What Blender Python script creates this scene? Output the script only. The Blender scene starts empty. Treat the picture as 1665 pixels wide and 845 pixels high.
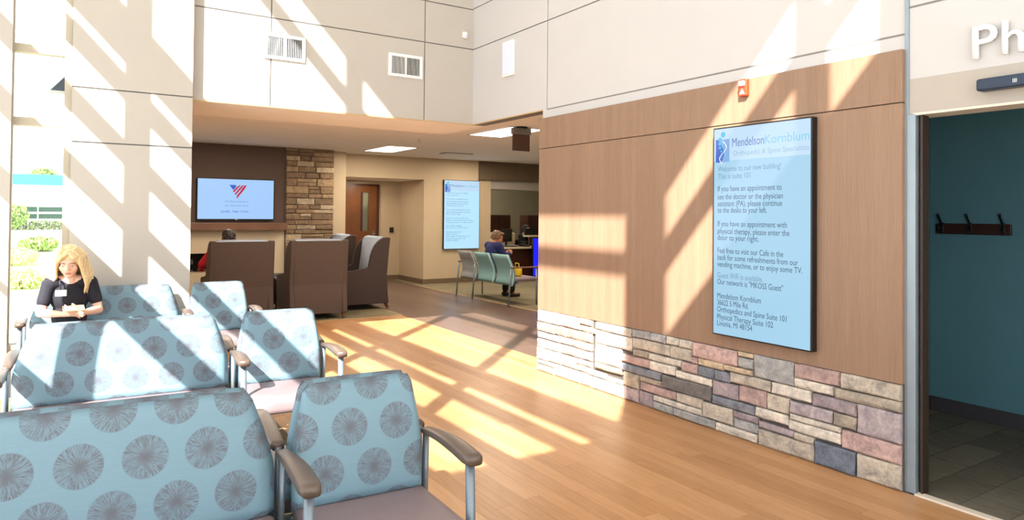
import bpy, bmesh, math, random
from mathutils import Vector, Matrix, Euler, noise
random.seed(7)
C = bpy.context.scene.collection
PI = math.pi
sc = bpy.context.scene

# ------------------------------------------------------------------ camera, sky, sun, exposure
cam_d = bpy.data.cameras.new('camera'); cam = bpy.data.objects.new('camera', cam_d); C.objects.link(cam)
cam_d.sensor_fit = 'HORIZONTAL'; cam_d.sensor_width = 36.0
cam_d.lens = 1119.258 / 1665 * 36.0
cam_d.shift_y = -(422.5 - 331.256) / 1665
cam_d.clip_start = 0.05; cam_d.clip_end = 500
yw, pt, rl = math.radians(32.91994), math.radians(0.87986), math.radians(0.53556)
F = Vector((math.sin(yw)*math.cos(pt), math.cos(yw)*math.cos(pt), math.sin(pt)))
R = Vector((math.cos(yw), -math.sin(yw), 0)); U = R.cross(F)
R2 = math.cos(rl)*R + math.sin(rl)*U; U2 = -math.sin(rl)*R + math.cos(rl)*U
m = Matrix((R2, U2, -F)).transposed().to_4x4(); m.translation = (0, 0, 1.52)
cam.matrix_world = m
sc.camera = cam
sc.view_settings.view_transform = 'Standard'; sc.view_settings.look = 'None'
sc.view_settings.gamma = 1; sc.view_settings.use_curve_mapping = False
sc.view_settings.exposure = 0.5
w = bpy.data.worlds.new('sky'); sc.world = w; w.use_nodes = True
bg = w.node_tree.nodes['Background']; bg.inputs['Color'].default_value = (0.93, 0.96, 1.0, 1); bg.inputs['Strength'].default_value = 2.2
sun_d = bpy.data.lights.new('sun', 'SUN'); sun = bpy.data.objects.new('sun', sun_d); C.objects.link(sun)
sun_d.energy = 16.0; sun_d.angle = math.radians(0.42); sun_d.color = (1.0, 0.95, 0.87)
sd = Vector((math.sin(math.radians(46)), math.cos(math.radians(46)), -0.785))
sun.rotation_euler = sd.to_track_quat('-Z', 'Y').to_euler(); sun.location = (-10, -10, 12)
def area(name, loc, sx, sy, power, col=(1, .86, .68), rot=(0, 0, 0)):
    d = bpy.data.lights.new(name, 'AREA'); o = bpy.data.objects.new(name, d); C.objects.link(o)
    d.shape = 'RECTANGLE'; d.size = sx; d.size_y = sy; d.energy = power; d.color = col
    o.location = loc; o.rotation_euler = rot
    return o

# ------------------------------------------------------------------ materials
MATS = {}
def nt_new(name):
    mt = bpy.data.materials.new(name); mt.use_nodes = True
    nt = mt.node_tree; b = nt.nodes['Principled BSDF']; MATS[name] = mt
    return mt, nt, b
def srgb(r, g, b):
    f = lambda c: (c/255/12.92) if c/255 <= .04045 else ((c/255+.055)/1.055)**2.4
    return (f(r), f(g), f(b), 1)
def N(nt, t, **kw):
    n = nt.nodes.new(t)
    for k, v in kw.items(): setattr(n, k, v)
    return n
def L(nt, a, b): nt.links.new(a, b)
def math_n(nt, op, a, b=None, c=None):
    n = N(nt, 'ShaderNodeMath', operation=op)
    for i, v in enumerate((a, b, c)):
        if v is None: continue
        if hasattr(v, 'is_linked'): L(nt, v, n.inputs[i])
        else: n.inputs[i].default_value = v
    return n.outputs[0]
def ramp(nt, fac, stops):
    r = N(nt, 'ShaderNodeValToRGB'); e = r.color_ramp.elements
    while len(e) < len(stops): e.new(.5)
    for i, (p, c) in enumerate(stops): e[i].position = p; e[i].color = c
    L(nt, fac, r.inputs[0]); return r.outputs[0]
def mixc(nt, fac, a, b, mode='MIX'):
    n = N(nt, 'ShaderNodeMix', data_type='RGBA', blend_type=mode)
    if hasattr(fac, 'is_linked'): L(nt, fac, n.inputs[0])
    else: n.inputs[0].default_value = fac
    for i, v in ((6, a), (7, b)):
        if hasattr(v, 'is_linked'): L(nt, v, n.inputs[i])
        else: n.inputs[i].default_value = v
    return n.outputs[2]
def coords(nt, scale=(1, 1, 1), src='Object', rot=(0, 0, 0)):
    tc = N(nt, 'ShaderNodeTexCoord'); mp = N(nt, 'ShaderNodeMapping')
    mp.inputs['Scale'].default_value = scale; mp.inputs['Rotation'].default_value = rot
    L(nt, tc.outputs[src], mp.inputs[0]); return mp.outputs[0]
def noise_n(nt, vec, scale, detail=3, rough=.5, dist=0):
    n = N(nt, 'ShaderNodeTexNoise'); n.inputs['Scale'].default_value = scale; n.inputs['Detail'].default_value = detail
    n.inputs['Roughness'].default_value = rough; n.inputs['Distortion'].default_value = dist
    L(nt, vec, n.inputs['Vector']); return n.outputs['Fac']
def bump(nt, b, h, s=.2, d=.002):
    n = N(nt, 'ShaderNodeBump'); n.inputs['Strength'].default_value = s; n.inputs['Distance'].default_value = d
    L(nt, h, n.inputs['Height']); L(nt, n.outputs[0], b.inputs['Normal'])
def simple(name, col, rough=.6, var=.06, sc_=20, metal=0, spec=.5, bmp=0, coat=0):
    mt, nt, b = nt_new(name)
    v = coords(nt); f = noise_n(nt, v, sc_)
    c = srgb(*col) if max(col) > 1 else (*col, 1)
    dk = tuple(x*(1-var) for x in c[:3])+(1,); lt = tuple(min(1, x*(1+var)) for x in c[:3])+(1,)
    L(nt, ramp(nt, f, [(.3, dk), (.7, lt)]), b.inputs['Base Color'])
    b.inputs['Roughness'].default_value = rough; b.inputs['Metallic'].default_value = metal
    b.inputs['Specular IOR Level'].default_value = spec; b.inputs['Coat Weight'].default_value = coat
    if bmp: bump(nt, b, noise_n(nt, v, sc_*8, 4), bmp)
    return mt
def emis(name, col, st, rough=.3, spec=.3):
    mt, nt, b = nt_new(name)
    c = srgb(*col)
    b.inputs['Base Color'].default_value = (.02, .02, .03, 1); b.inputs['Roughness'].default_value = rough
    b.inputs['Specular IOR Level'].default_value = spec
    v = coords(nt); f = noise_n(nt, v, .8, 1)
    L(nt, ramp(nt, f, [(.3, tuple(x*.96 for x in c[:3])+(1,)), (.7, c)]), b.inputs['Emission Color'])
    b.inputs['Emission Strength'].default_value = st
    return mt
simple('white_wall', (188, 187, 188), .75, .015, 3)
simple('cream_wall', (184, 165, 138), .8, .02, 3)
simple('pillar_wall', (181, 177, 170), .75, .015, 3)
simple('reveal', (118, 116, 114), .7)
simple('ceiling_white', (246, 242, 236), .85, .02, 3)
simple('taupe_band', (168, 161, 153), .7, .03, 4)
simple('tan_trim', (186, 156, 112), .5)
simple('brown_wall', (84, 64, 56), .7, .06, 6)
simple('brown_band', (96, 80, 62), .75, .05, 6)
simple('teal_wall', (92, 142, 158), .75, .03, 4)
simple('grey_green_wall', (138, 132, 112), .8, .03, 4)
simple('base_dark', (70, 66, 72), .6)
simple('base_brown', (104, 86, 66), .6)
simple('aluminium', (140, 154, 164), .4, .04, 9, metal=.4)
simple('window_frame', (176, 168, 150), .5, .03, 9)
simple('steel_post', (118, 130, 140), .35, .04, 9, metal=.4)
simple('arm_brown', (88, 74, 66), .34, .08, 9, spec=.55)
simple('arm_black', (30, 28, 28), .4)
simple('vinyl', (128, 112, 116), .5, .05, 12, bmp=.06)
simple('black_plastic', (16, 16, 18), .3, .1, 9)
simple('black_matt', (14, 13, 13), .8, .1, 9)
simple('dark_jamb', (48, 36, 28), .6, .08, 9)
simple('white_plastic', (236, 236, 236), .4, .01, 9)
simple('speaker_grille', (206, 216, 236), .5, .02, 9)
simple('red_plastic', (206, 62, 30), .35, .05, 9)
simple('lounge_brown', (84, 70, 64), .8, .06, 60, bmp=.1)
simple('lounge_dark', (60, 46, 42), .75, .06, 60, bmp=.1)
simple('lounge_blue', (172, 182, 198), .8, .05, 40, bmp=.1)
simple('lounge_black', (24, 22, 24), .35, .1, 9)
simple('door_wood', (98, 54, 12), .45, .16, 5)
simple('dark_wood', (58, 26, 18), .4, .15, 6)
simple('mantel_wood', (116, 80, 60), .5, .12, 5)
simple('firebox', (18, 16, 16), .9)
simple('plaster', (206, 190, 164), .85, .03, 4)
simple('bench_teal', (118, 156, 156), .6, .05, 30, bmp=.05)
simple('bench_piping', (176, 206, 204), .6, .03, 30)
simple('counter_pale', (206, 190, 160), .5, .04, 6)
simple('chrome', (200, 200, 205), .2, .02, 9, metal=1)
simple('letters_white', (238, 238, 238), .5, .01, 9)
simple('threshold', (214, 204, 190), .6, .04, 9)
simple('skin', (232, 186, 162), .5, .04, 30, bmp=.03)
simple('skin_dark', (176, 118, 92), .5, .04, 30)
simple('lips', (190, 104, 96), .45)
simple('eye_white', (235, 232, 228), .3)
simple('iris', (50, 70, 90), .2)
simple('cloth_navy', (24, 24, 36), .85, .12, 60, bmp=.1)
simple('cloth_blue', (24, 30, 84), .85, .1, 60, bmp=.1)
simple('cloth_red', (188, 24, 48), .85, .1, 60, bmp=.1)
simple('cloth_black', (20, 18, 20), .85, .1, 60, bmp=.1)
simple('cloth_jeans', (52, 58, 78), .85, .15, 60, bmp=.1)
simple('shoe', (40, 34, 32), .6, .1, 20)
simple('badge_white', (240, 240, 236), .5, .01, 20)
simple('phone', (196, 160, 120), .35, .05, 20)
simple('yellow_bag', (222, 184, 40), .6, .06, 20)
simple('soil', (150, 140, 122), .9, .2, 2)
simple('mulch', (214, 200, 176), .9, .25, 2)
simple('asphalt', (196, 192, 186), .9, .1, 1)
simple('concrete', (214, 208, 198), .9, .06, 2)
simple('ext_white', (232, 230, 226), .8, .02, 1)
simple('ext_teal', (40, 150, 160), .6, .03, 1)
simple('ext_glass', (34, 60, 48), .15, .2, .3)
simple('lamp_navy', (22, 42, 66), .4, .1, 9)
simple('leaf_green', (136, 164, 84), .7, .25, 3)
simple('leaf_pale', (196, 206, 140), .7, .2, 3)
simple('leaf_dark', (82, 96, 50), .7, .25, 3)
simple('bark', (90, 72, 56), .9, .2, 8)
emis('screen_blue', (158, 204, 229), 0.75)
emis('screen_head', (186, 216, 240), 0.75)
emis('screen_far', (178, 222, 248), 0.75*1.05)
emis('tv_blue', (160, 200, 250), 0.75)
emis('blue_glow', (20, 30, 255), 0.75*1.0)
emis('diffuser', (255, 244, 228), 5.0)
for nm, c in (('ink_dark', (36, 74, 102)), ('ink_grey', (112, 150, 178)), ('ink_navy', (84, 120, 190)), ('ink_cyan', (126, 206, 232)),
              ('ink_pale', (150, 186, 214)), ('logo_blue', (34, 92, 200)), ('logo_pale', (128, 176, 232)), ('logo_cyan', (60, 190, 232)), ('logo_red', (196, 40, 64)), ('ink_tv', (96, 150, 206))):
    emis(nm, c, 0.75*.9)

def wood_panel():
    mt, nt, b = nt_new('panel_wood')
    v = coords(nt, (1, 26, .55)); f = noise_n(nt, v, 9, 5, .62, .3)
    v2 = coords(nt, (1, 4, .12)); g = noise_n(nt, v2, 3, 2)
    s = math_n(nt, 'ADD', math_n(nt, 'MULTIPLY', f, .65), math_n(nt, 'MULTIPLY', g, .35))
    L(nt, ramp(nt, s, [(.3, srgb(124, 99, 81)), (.5, srgb(139, 112, 92)), (.72, srgb(153, 125, 104))]), b.inputs['Base Color'])
    b.inputs['Roughness'].default_value = .5; b.inputs['Specular IOR Level'].default_value = .35
    bump(nt, b, f, .05)
wood_panel()
def plank_mat(name, cols, rough, spec):
    mt, nt, b = nt_new(name)
    oi = N(nt, 'ShaderNodeObjectInfo')
    tc = N(nt, 'ShaderNodeTexCoord'); mp = N(nt, 'ShaderNodeMapping'); mp.inputs['Scale'].default_value = (14, 1.1, 1)
    ad = N(nt, 'ShaderNodeVectorMath', operation='ADD')
    cx = N(nt, 'ShaderNodeCombineXYZ'); L(nt, math_n(nt, 'MULTIPLY', oi.outputs['Random'], 37), cx.inputs[0]); L(nt, math_n(nt, 'MULTIPLY', oi.outputs['Random'], 91), cx.inputs[1])
    L(nt, tc.outputs['Object'], mp.inputs[0]); L(nt, mp.outputs[0], ad.inputs[0]); L(nt, cx.outputs[0], ad.inputs[1])
    f = noise_n(nt, ad.outputs[0], 3.2, 6, .65, .6)
    s = math_n(nt, 'ADD', math_n(nt, 'MULTIPLY', f, .7), math_n(nt, 'MULTIPLY', oi.outputs['Random'], .34))
    L(nt, ramp(nt, s, [(.25, srgb(*cols[0])), (.5, srgb(*cols[1])), (.8, srgb(*cols[2]))]), b.inputs['Base Color'])
    b.inputs['Roughness'].default_value = rough; b.inputs['Specular IOR Level'].default_value = spec
    bump(nt, b, f, .04)
plank_mat('plank_oak', ((156, 113, 73), (176, 131, 89), (192, 148, 106)), .36, .4)
plank_mat('plank_dark', ((76, 58, 50), (94, 75, 65), (108, 88, 78)), .32, .5)
def stone_mat():
    mt, nt, b = nt_new('stone')
    oi = N(nt, 'ShaderNodeObjectInfo')
    tc = N(nt, 'ShaderNodeTexCoord'); ad = N(nt, 'ShaderNodeVectorMath', operation='ADD')
    L(nt, tc.outputs['Object'], ad.inputs[0]); L(nt, oi.outputs['Location'], ad.inputs[1])
    f = noise_n(nt, ad.outputs[0], 11, 6, .68, .5); g = noise_n(nt, ad.outputs[0], 46, 5, .7)
    c1 = mixc(nt, 1, oi.outputs['Color'], ramp(nt, f, [(.28, (.5, .49, .52, 1)), (.5, (.92, .92, .92, 1)), (.72, (1.32, 1.26, 1.2, 1))]), 'MULTIPLY')
    c2 = mixc(nt, .6, c1, ramp(nt, g, [(.3, (.6, .6, .62, 1)), (.6, (1.08, 1.08, 1.08, 1))]), 'MULTIPLY')
    L(nt, c2, b.inputs['Base Color']); b.inputs['Roughness'].default_value = .85
    s = math_n(nt, 'ADD', f, math_n(nt, 'MULTIPLY', g, .5)); bump(nt, b, s, .7, .012)
stone_mat()
simple('mortar', (84, 78, 74), .95, .1, 20)
def carpet_mat(name, a, c, tile):
    mt, nt, b = nt_new(name)
    v = coords(nt, (1, 1, 1)); br = N(nt, 'ShaderNodeTexBrick'); br.offset = .5
    br.inputs['Scale'].default_value = 1; br.inputs['Brick Width'].default_value = tile; br.inputs['Row Height'].default_value = tile*.5
    br.inputs['Mortar Size'].default_value = .004
    br.inputs['Color1'].default_value = srgb(*a); br.inputs['Color2'].default_value = srgb(*c); br.inputs['Mortar'].default_value = tuple(x*.7 for x in srgb(*a)[:3])+(1,)
    L(nt, v, br.inputs['Vector'])
    st = noise_n(nt, coords(nt, (30, 3, 1)), 3, 4); pl = noise_n(nt, v, 300, 2)
    L(nt, mixc(nt, .7, br.outputs[0], ramp(nt, st, [(.3, (.6, .6, .6, 1)), (.7, (1.3, 1.3, 1.25, 1))]), 'MULTIPLY'), b.inputs['Base Color'])
    b.inputs['Roughness'].default_value = .95; bump(nt, b, pl, .4, .004)
carpet_mat('carpet_olive', (112, 102, 78), (124, 114, 88), .5)
carpet_mat('carpet_grey', (96, 90, 78), (118, 112, 98), .46)
def dots_fabric(name, base, dot, du=.186, dv=.158, rad=.068, off=(0, 0)):
    mt, nt, b = nt_new(name)
    tc = N(nt, 'ShaderNodeTexCoord'); sp = N(nt, 'ShaderNodeSeparateXYZ'); L(nt, tc.outputs['Object'], sp.inputs[0])
    x = math_n(nt, 'ADD', sp.outputs[0], 10+off[0]); z = math_n(nt, 'ADD', sp.outputs[2], off[1])
    row = math_n(nt, 'FLOOR', math_n(nt, 'DIVIDE', z, dv))
    par = math_n(nt, 'MULTIPLY', math_n(nt, 'MODULO', row, 2), .5)
    uu = math_n(nt, 'ADD', math_n(nt, 'DIVIDE', x, du), par); col = math_n(nt, 'FLOOR', uu)
    lx = math_n(nt, 'MULTIPLY', math_n(nt, 'SUBTRACT', math_n(nt, 'FRACT', uu), .5), du)
    lz = math_n(nt, 'MULTIPLY', math_n(nt, 'SUBTRACT', math_n(nt, 'FRACT', math_n(nt, 'DIVIDE', z, dv)), .5), dv)
    r = math_n(nt, 'SQRT', math_n(nt, 'ADD', math_n(nt, 'MULTIPLY', lx, lx), math_n(nt, 'MULTIPLY', lz, lz)))
    an = math_n(nt, 'ARCTAN2', lz, lx)
    cv = N(nt, 'ShaderNodeCombineXYZ'); L(nt, math_n(nt, 'MULTIPLY', an, 17), cv.inputs[0]); L(nt, math_n(nt, 'MULTIPLY', r, 26), cv.inputs[1])
    L(nt, math_n(nt, 'ADD', math_n(nt, 'MULTIPLY', row, 7.3), math_n(nt, 'MULTIPLY', col, 3.1)), cv.inputs[2])
    spk = noise_n(nt, cv.outputs[0], 1.5, 3, .6, .9)
    line = ramp(nt, spk, [(.43, (1, 1, 1, 1)), (.55, (.24, .24, .24, 1))])
    edge = ramp(nt, math_n(nt, 'DIVIDE', math_n(nt, 'SUBTRACT', r, math_n(nt, 'MULTIPLY', spk, .012)), rad), [(.9, (1, 1, 1, 1)), (.95, (0, 0, 0, 1))])
    core = ramp(nt, math_n(nt, 'DIVIDE', r, rad), [(0.02, (.75, .75, .75, 1)), (.45, (0, 0, 0, 1))])
    fac = math_n(nt, 'MULTIPLY', math_n(nt, 'MINIMUM', math_n(nt, 'ADD', line, core), 1), math_n(nt, 'MULTIPLY', edge, .8))
    wv = noise_n(nt, coords(nt, (3, 3, 90)), 8, 2)
    bc = ramp(nt, wv, [(.3, tuple(q*.93 for q in srgb(*base)[:3])+(1,)), (.7, srgb(*base))])
    L(nt, mixc(nt, fac, bc, srgb(*dot)), b.inputs['Base Color'])
    b.inputs['Roughness'].default_value = .55; b.inputs['Specular IOR Level'].default_value = .35
    bump(nt, b, noise_n(nt, coords(nt), 500, 2), .12, .001)
dots_fabric('fabric_dots', (114, 146, 162), (86, 78, 86))
dots_fabric('fabric_grey', (146, 150, 150), (110, 106, 108), .12, .11, .045)
def hair_mat(name, a, b_):
    mt, nt, b = nt_new(name)
    f = noise_n(nt, coords(nt, (60, 60, 4)), 3, 4, .6)
    L(nt, ramp(nt, f, [(.3, srgb(*a)), (.7, srgb(*b_))]), b.inputs['Base Color']); b.inputs['Roughness'].default_value = .45
    bump(nt, b, f, .5, .004)
hair_mat('hair_blonde', (186, 150, 98), (244, 224, 180)); hair_mat('hair_brown', (84, 60, 42), (132, 98, 70)); hair_mat('hair_dark', (24, 18, 18), (52, 38, 34))
def glass_mat():
    mt, nt, b = nt_new('glass')
    tr = N(nt, 'ShaderNodeBsdfTransparent'); gl = N(nt, 'ShaderNodeBsdfGlossy'); gl.inputs['Roughness'].default_value = .02
    tr.inputs[0].default_value = (.95, .98, .97, 1)
    fr = N(nt, 'ShaderNodeFresnel'); fr.inputs[0].default_value = 1.3
    mx = N(nt, 'ShaderNodeMixShader'); L(nt, fr.outputs[0], mx.inputs[0]); L(nt, tr.outputs[0], mx.inputs[1]); L(nt, gl.outputs[0], mx.inputs[2])
    L(nt, mx.outputs[0], nt.nodes['Material Output'].inputs[0])
glass_mat()

# ------------------------------------------------------------------ mesh helpers
def link(name, me, mat=None, parent=None, loc=None):
    o = bpy.data.objects.new(name, me); C.objects.link(o)
    if mat is not None and me is not None and hasattr(me, 'materials'):
        me.materials.clear(); me.materials.append(MATS[mat])
    if parent is not None: o.parent = parent
    if loc is not None: o.location = loc
    return o
def bm_obj(name, bm, mat, parent=None, loc=None, smooth=False):
    bmesh.ops.recalc_face_normals(bm, faces=bm.faces)
    me = bpy.data.meshes.new(name); bm.to_mesh(me); bm.free()
    if smooth:
        for p in me.polygons: p.use_smooth = True
    return link(name, me, mat, parent, loc)
def add_box(bm, x0, x1, y0, y1, z0, z1, bev=0, seg=2):
    if x0 > x1: x0, x1 = x1, x0
    if y0 > y1: y0, y1 = y1, y0
    r = bmesh.ops.create_cube(bm, size=1, matrix=Matrix.Translation(((x0+x1)/2, (y0+y1)/2, (z0+z1)/2)) @ Matrix.Diagonal((x1-x0, y1-y0, z1-z0, 1)))
    if bev:
        ed = list({e for v in r['verts'] for e in v.link_edges})
        bmesh.ops.bevel(bm, geom=ed, offset=bev, segments=seg, affect='EDGES', profile=.5)
def box(name, x0, x1, y0, y1, z0, z1, mat, parent=None, bev=0, seg=2, smooth=False):
    """box whose origin is at its own base centre (in the parent's frame)"""
    cx, cy, cz = (x0+x1)/2, (y0+y1)/2, min(z0, z1)
    bm = bmesh.new(); add_box(bm, x0-cx, x1-cx, y0-cy, y1-cy, z0-cz, z1-cz, bev, seg)
    return bm_obj(name, bm, mat, parent, (cx, cy, cz), smooth)
def ring_tube(bm, pts, radii, n=10, flat=1.0):
    pts = [Vector(p) for p in pts]
    if not hasattr(radii, '__len__'): radii = [radii]*len(pts)
    rings = []; ref = None
    for i, p in enumerate(pts):
        d = (pts[min(i+1, len(pts)-1)] - pts[max(i-1, 0)]).normalized()
        if ref is None: ref = d.orthogonal().normalized()
        a = (ref - d*ref.dot(d)).normalized(); b = d.cross(a); ref = a
        rings.append([bm.verts.new(p + (a*math.cos(t)*flat + b*math.sin(t))*radii[i]) for t in [2*PI*k/n for k in range(n)]])
    for i in range(len(rings)-1):
        for k in range(n): bm.faces.new((rings[i][k], rings[i][(k+1) % n], rings[i+1][(k+1) % n], rings[i+1][k]))
    bm.faces.new(rings[0][::-1]); bm.faces.new(rings[-1])
def tube(name, pts, rad, mat, parent=None, n=10, smooth=True):
    bm = bmesh.new(); ring_tube(bm, pts, rad, n); return bm_obj(name, bm, mat, parent, None, smooth)
def prism(bm, poly, axis, a, b):
    """poly: 2-D points; axis: extrusion axis"""
    def P(q, t):
        return {'x': (t, q[0], q[1]), 'y': (q[0], t, q[1]), 'z': (q[0], q[1], t)}[axis]
    v0 = [bm.verts.new(P(q, a)) for q in poly]; v1 = [bm.verts.new(P(q, b)) for q in poly]
    n = len(poly); bm.faces.new(v0); bm.faces.new(v1[::-1])
    for i in range(n): bm.faces.new((v0[i], v0[(i+1) % n], v1[(i+1) % n], v1[i]))
def thing(name, label, cat, loc=(0, 0, 0), rz=0, group=None):
    o = bpy.data.objects.new(name, None); C.objects.link(o); o.empty_display_size = .1
    o.location = loc; o.rotation_euler = (0, 0, rz); tag(o, label, cat, group); return o
def tag(o, label, cat, group=None):
    o['label'] = label; o['category'] = cat
    if group: o['group'] = group
    return o
def struct(o): o['kind'] = 'structure'; return o
def stuff(o): o['kind'] = 'stuff'; return o
def sempty(name, loc=(0, 0, 0)):
    o = bpy.data.objects.new(name, None); C.objects.link(o); o.location = loc; o['kind'] = 'structure'; o.empty_display_size = .1; return o
def copy_tree(o, parent=None):
    c = o.copy(); C.objects.link(c); c.parent = parent
    for ch in list(o.children): copy_tree(ch, c)
    return c
FACE_MX = Matrix(((0, 0, -1), (-1, 0, 0), (0, 1, 0)))   # text plane facing -X
def lettering(name, s, mat, parent, height, plane, at, width=None, align='LEFT', extrude=0, bold=0):
    """flat print: a text turned into a mesh, scaled to a given cap height and width"""
    cu = bpy.data.curves.new(name, 'FONT'); cu.body = s; cu.size = 1; cu.extrude = 0; cu.offset = bold; cu.resolution_u = 3
    to = bpy.data.objects.new(name, cu); C.objects.link(to)
    me = bpy.data.meshes.new_from_object(to)
    bpy.data.objects.remove(to); bpy.data.curves.remove(cu)
    xs = [v.co.x for v in me.vertices]; x0, x1 = min(xs), max(xs)
    k = height/.73; kx = k if width is None else width/(x1-x0)
    wd = (x1-x0)*kx
    sh = {'LEFT': 0, 'CENTER': -wd/2, 'RIGHT': -wd}[align]
    for v in me.vertices: v.co = Vector(((v.co.x-x0)*kx+sh, v.co.y*k, 0))
    if extrude:
        bm = bmesh.new(); bm.from_mesh(me)
        r = bmesh.ops.extrude_face_region(bm, geom=bm.faces[:])
        bmesh.ops.translate(bm, vec=(0, 0, extrude), verts=[g for g in r['geom'] if isinstance(g, bmesh.types.BMVert)])
        bmesh.ops.recalc_face_normals(bm, faces=bm.faces); bm.to_mesh(me); bm.free()
    rot = {'-X': Matrix(((0, 0, -1), (-1, 0, 0), (0, 1, 0))), '-Y': Matrix(((1, 0, 0), (0, 0, -1), (0, 1, 0)))}[plane]
    me.transform(rot.to_4x4())
    return link(name, me, mat, parent, at)

# ------------------------------------------------------------------ the atrium shell
bm = bmesh.new(); prism(bm, [(-1.4, -1.1), (6.0, -1.1), (6.0, 5.3), (12.2, 5.3), (12.2, 17.2), (.8, 17.2), (.8, 7.13), (-1.4, 7.13)], 'z', -.14, -.006); fl = struct(bm_obj('floor', bm, 'mortar'))
def planks(x0, x1, y0, y1, wd, ln, mat, skip=None):
    me = None
    nx = int(round((x1-x0)/wd)); wd = (x1-x0)/nx
    for i in range(nx):
        y = y0 - random.random()*ln
        while y < y1:
            a, b = max(y, y0), min(y+ln, y1)
            if b-a > .02:
                if b-a > ln-.001:
                    if me is None:
                        bm = bmesh.new(); add_box(bm, -wd/2+.0006, wd/2-.0006, -ln/2+.0006, ln/2-.0006, -.006, 0); me = bpy.data.meshes.new('plank'); bm.to_mesh(me); bm.free()
                    o = link('plank', me, mat)
                else:
                    bm = bmesh.new(); add_box(bm, -wd/2+.0006, wd/2-.0006, -(b-a)/2+.0006, (b-a)/2-.0006, -.006, 0); o = bm_obj('plank', bm, mat)
                o.parent = fl; o.location = Vector((x0+wd*(i+.5), (a+b)/2, 0)) - fl.location
            y += ln
planks(1.30, 3.93, .55, 9.55, .0975, 1.28, 'plank_oak')
planks(3.93, 4.235, 5.45, 9.55, .10, 1.22, 'plank_oak')
planks(4.235, 6.235, 5.45, 14.75, .2, 1.83, 'plank_dark')
stuff(box('plank_field', 1.3, 3.93, -1.0, .55, -.006, 0, 'plank_oak', fl)).location -= fl.location
for c in (('floor_carpet', -1.3, 1.30, -1.0, 6.95), ('floor_carpet', .9, 4.235, 9.55, 13.0), ('floor_carpet', 6.235, 12.0, 5.5, 17.0)):
    o = box(c[0], *c[1:], -.006, .004, 'carpet_olive', fl); o.location -= fl.location
o = box('floor_carpet', 4.0, 5.79, -.6, 2.8, -.006, .004, 'carpet_grey', fl); o.location -= fl.location
for a in ((.9, 4.24, 9.535, 9.555), ):
    o = box('edge_strip', a[0], a[1], a[2], a[3], -.005, .007, 'tan_trim', fl); o.location -= fl.location
for a in ((4.228, 4.242, 9.55, 13.0), (6.228, 6.246, 5.5, 13.45)):
    o = box('edge_strip', a[0], a[1], a[2], a[3], -.005, .007, 'tan_trim', fl); o.location -= fl.location

def panel_wall(name, axis, face, back, us, zs, skip=None, mat='white_wall', gap=.012, parent=None):
    """a wall clad in panels parted by recessed reveals: backing + one piece per panel"""
    root = parent or sempty(name)
    d = .014 if back > face else -.014
    def bx(nm, u0, u1, z0, z1, a, b, mt):
        return box(nm, a, b, u0, u1, z0, z1, mt, root) if axis == 'x' else box(nm, u0, u1, a, b, z0, z1, mt, root)
    for i in range(len(us)-1):
        for k in range(len(zs)-1):
            if skip and skip(i, k): continue
            u0, u1, z0, z1 = us[i], us[i+1], zs[k], zs[k+1]
            bx('backing', u0, u1, z0, z1, face+d, back, 'reveal')
            g = gap/2
            bx('panel', u0+(g if i else 0), u1-(g if i < len(us)-2 else 0), z0+(g if k else 0), z1-(g if k < len(zs)-2 else 0), face, face+d, mat)
    return root
ZT = 7.5
wr = panel_wall('wall_right', 'x', 3.955, 4.12, [2.025, 5.49, 7.1], [2.557, 3.435, 3.912, 4.8, 5.7, 6.6, ZT])
panel_wall('wall_right', 'x', 3.955, 4.12, [-.96, .3, 2.025], [2.70, 3.58, 4.46, 5.4, 6.4, ZT], parent=wr)
panel_wall('wall_right', 'x', 3.955, 4.12, [-.96, 2.025], [2.296, 2.70], parent=wr)
box('taupe_band', 3.952, 4.12, -.96, 2.025, 2.10, 2.296, 'taupe_band', wr)
box('backing', 3.955, 4.12, -.96, .80, 0, 2.10, 'taupe_band', wr)
box('backing', 3.955, 4.12, 2.04, 5.56, 0, 2.557, 'white_wall', wr)
box('reveal_line', 3.953, 3.956, 2.037, 5.49, 2.551, 2.562, 'reveal', wr)
box('reveal_line', 3.953, 3.956, .3, 2.02, 2.695, 2.706, 'reveal', wr)
box('joint_trim', 3.945, 3.96, 2.021, 2.043, 0, ZT, 'aluminium', wr)
wb = panel_wall('wall_back', 'y', 6.968, 7.12, [.955, 1.668, 3.332, 3.955], [2.557, 3.435, 3.9, 4.8, 5.7, 6.6, ZT], skip=lambda i, k: False, mat='pillar_wall')
box('corner_trim', .955, .972, 6.95, 6.968, 2.557, ZT, 'tan_trim', wb)
box('soffit_edge', .955, 3.955, 6.964, 6.968, 2.550, 2.563, 'tan_trim', wb)
box('soffit_edge', 3.951, 3.955, 5.56, 6.968, 2.550, 2.563, 'tan_trim', wb)
panel_wall('wall_pillar', 'y', 6.868, 7.12, [.025, .955], [0, 2.10, 2.564, 3.9, 4.8, 6.0, ZT], mat='pillar_wall')
ws = sempty('wall_left_of_window')
box('panel', -1.34, -.386, 6.868, 7.12, 0, ZT, 'pillar_wall', ws)
box('panel', -.386, .025, 6.90, 7.12, 0, .405, 'pillar_wall', ws)
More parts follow.
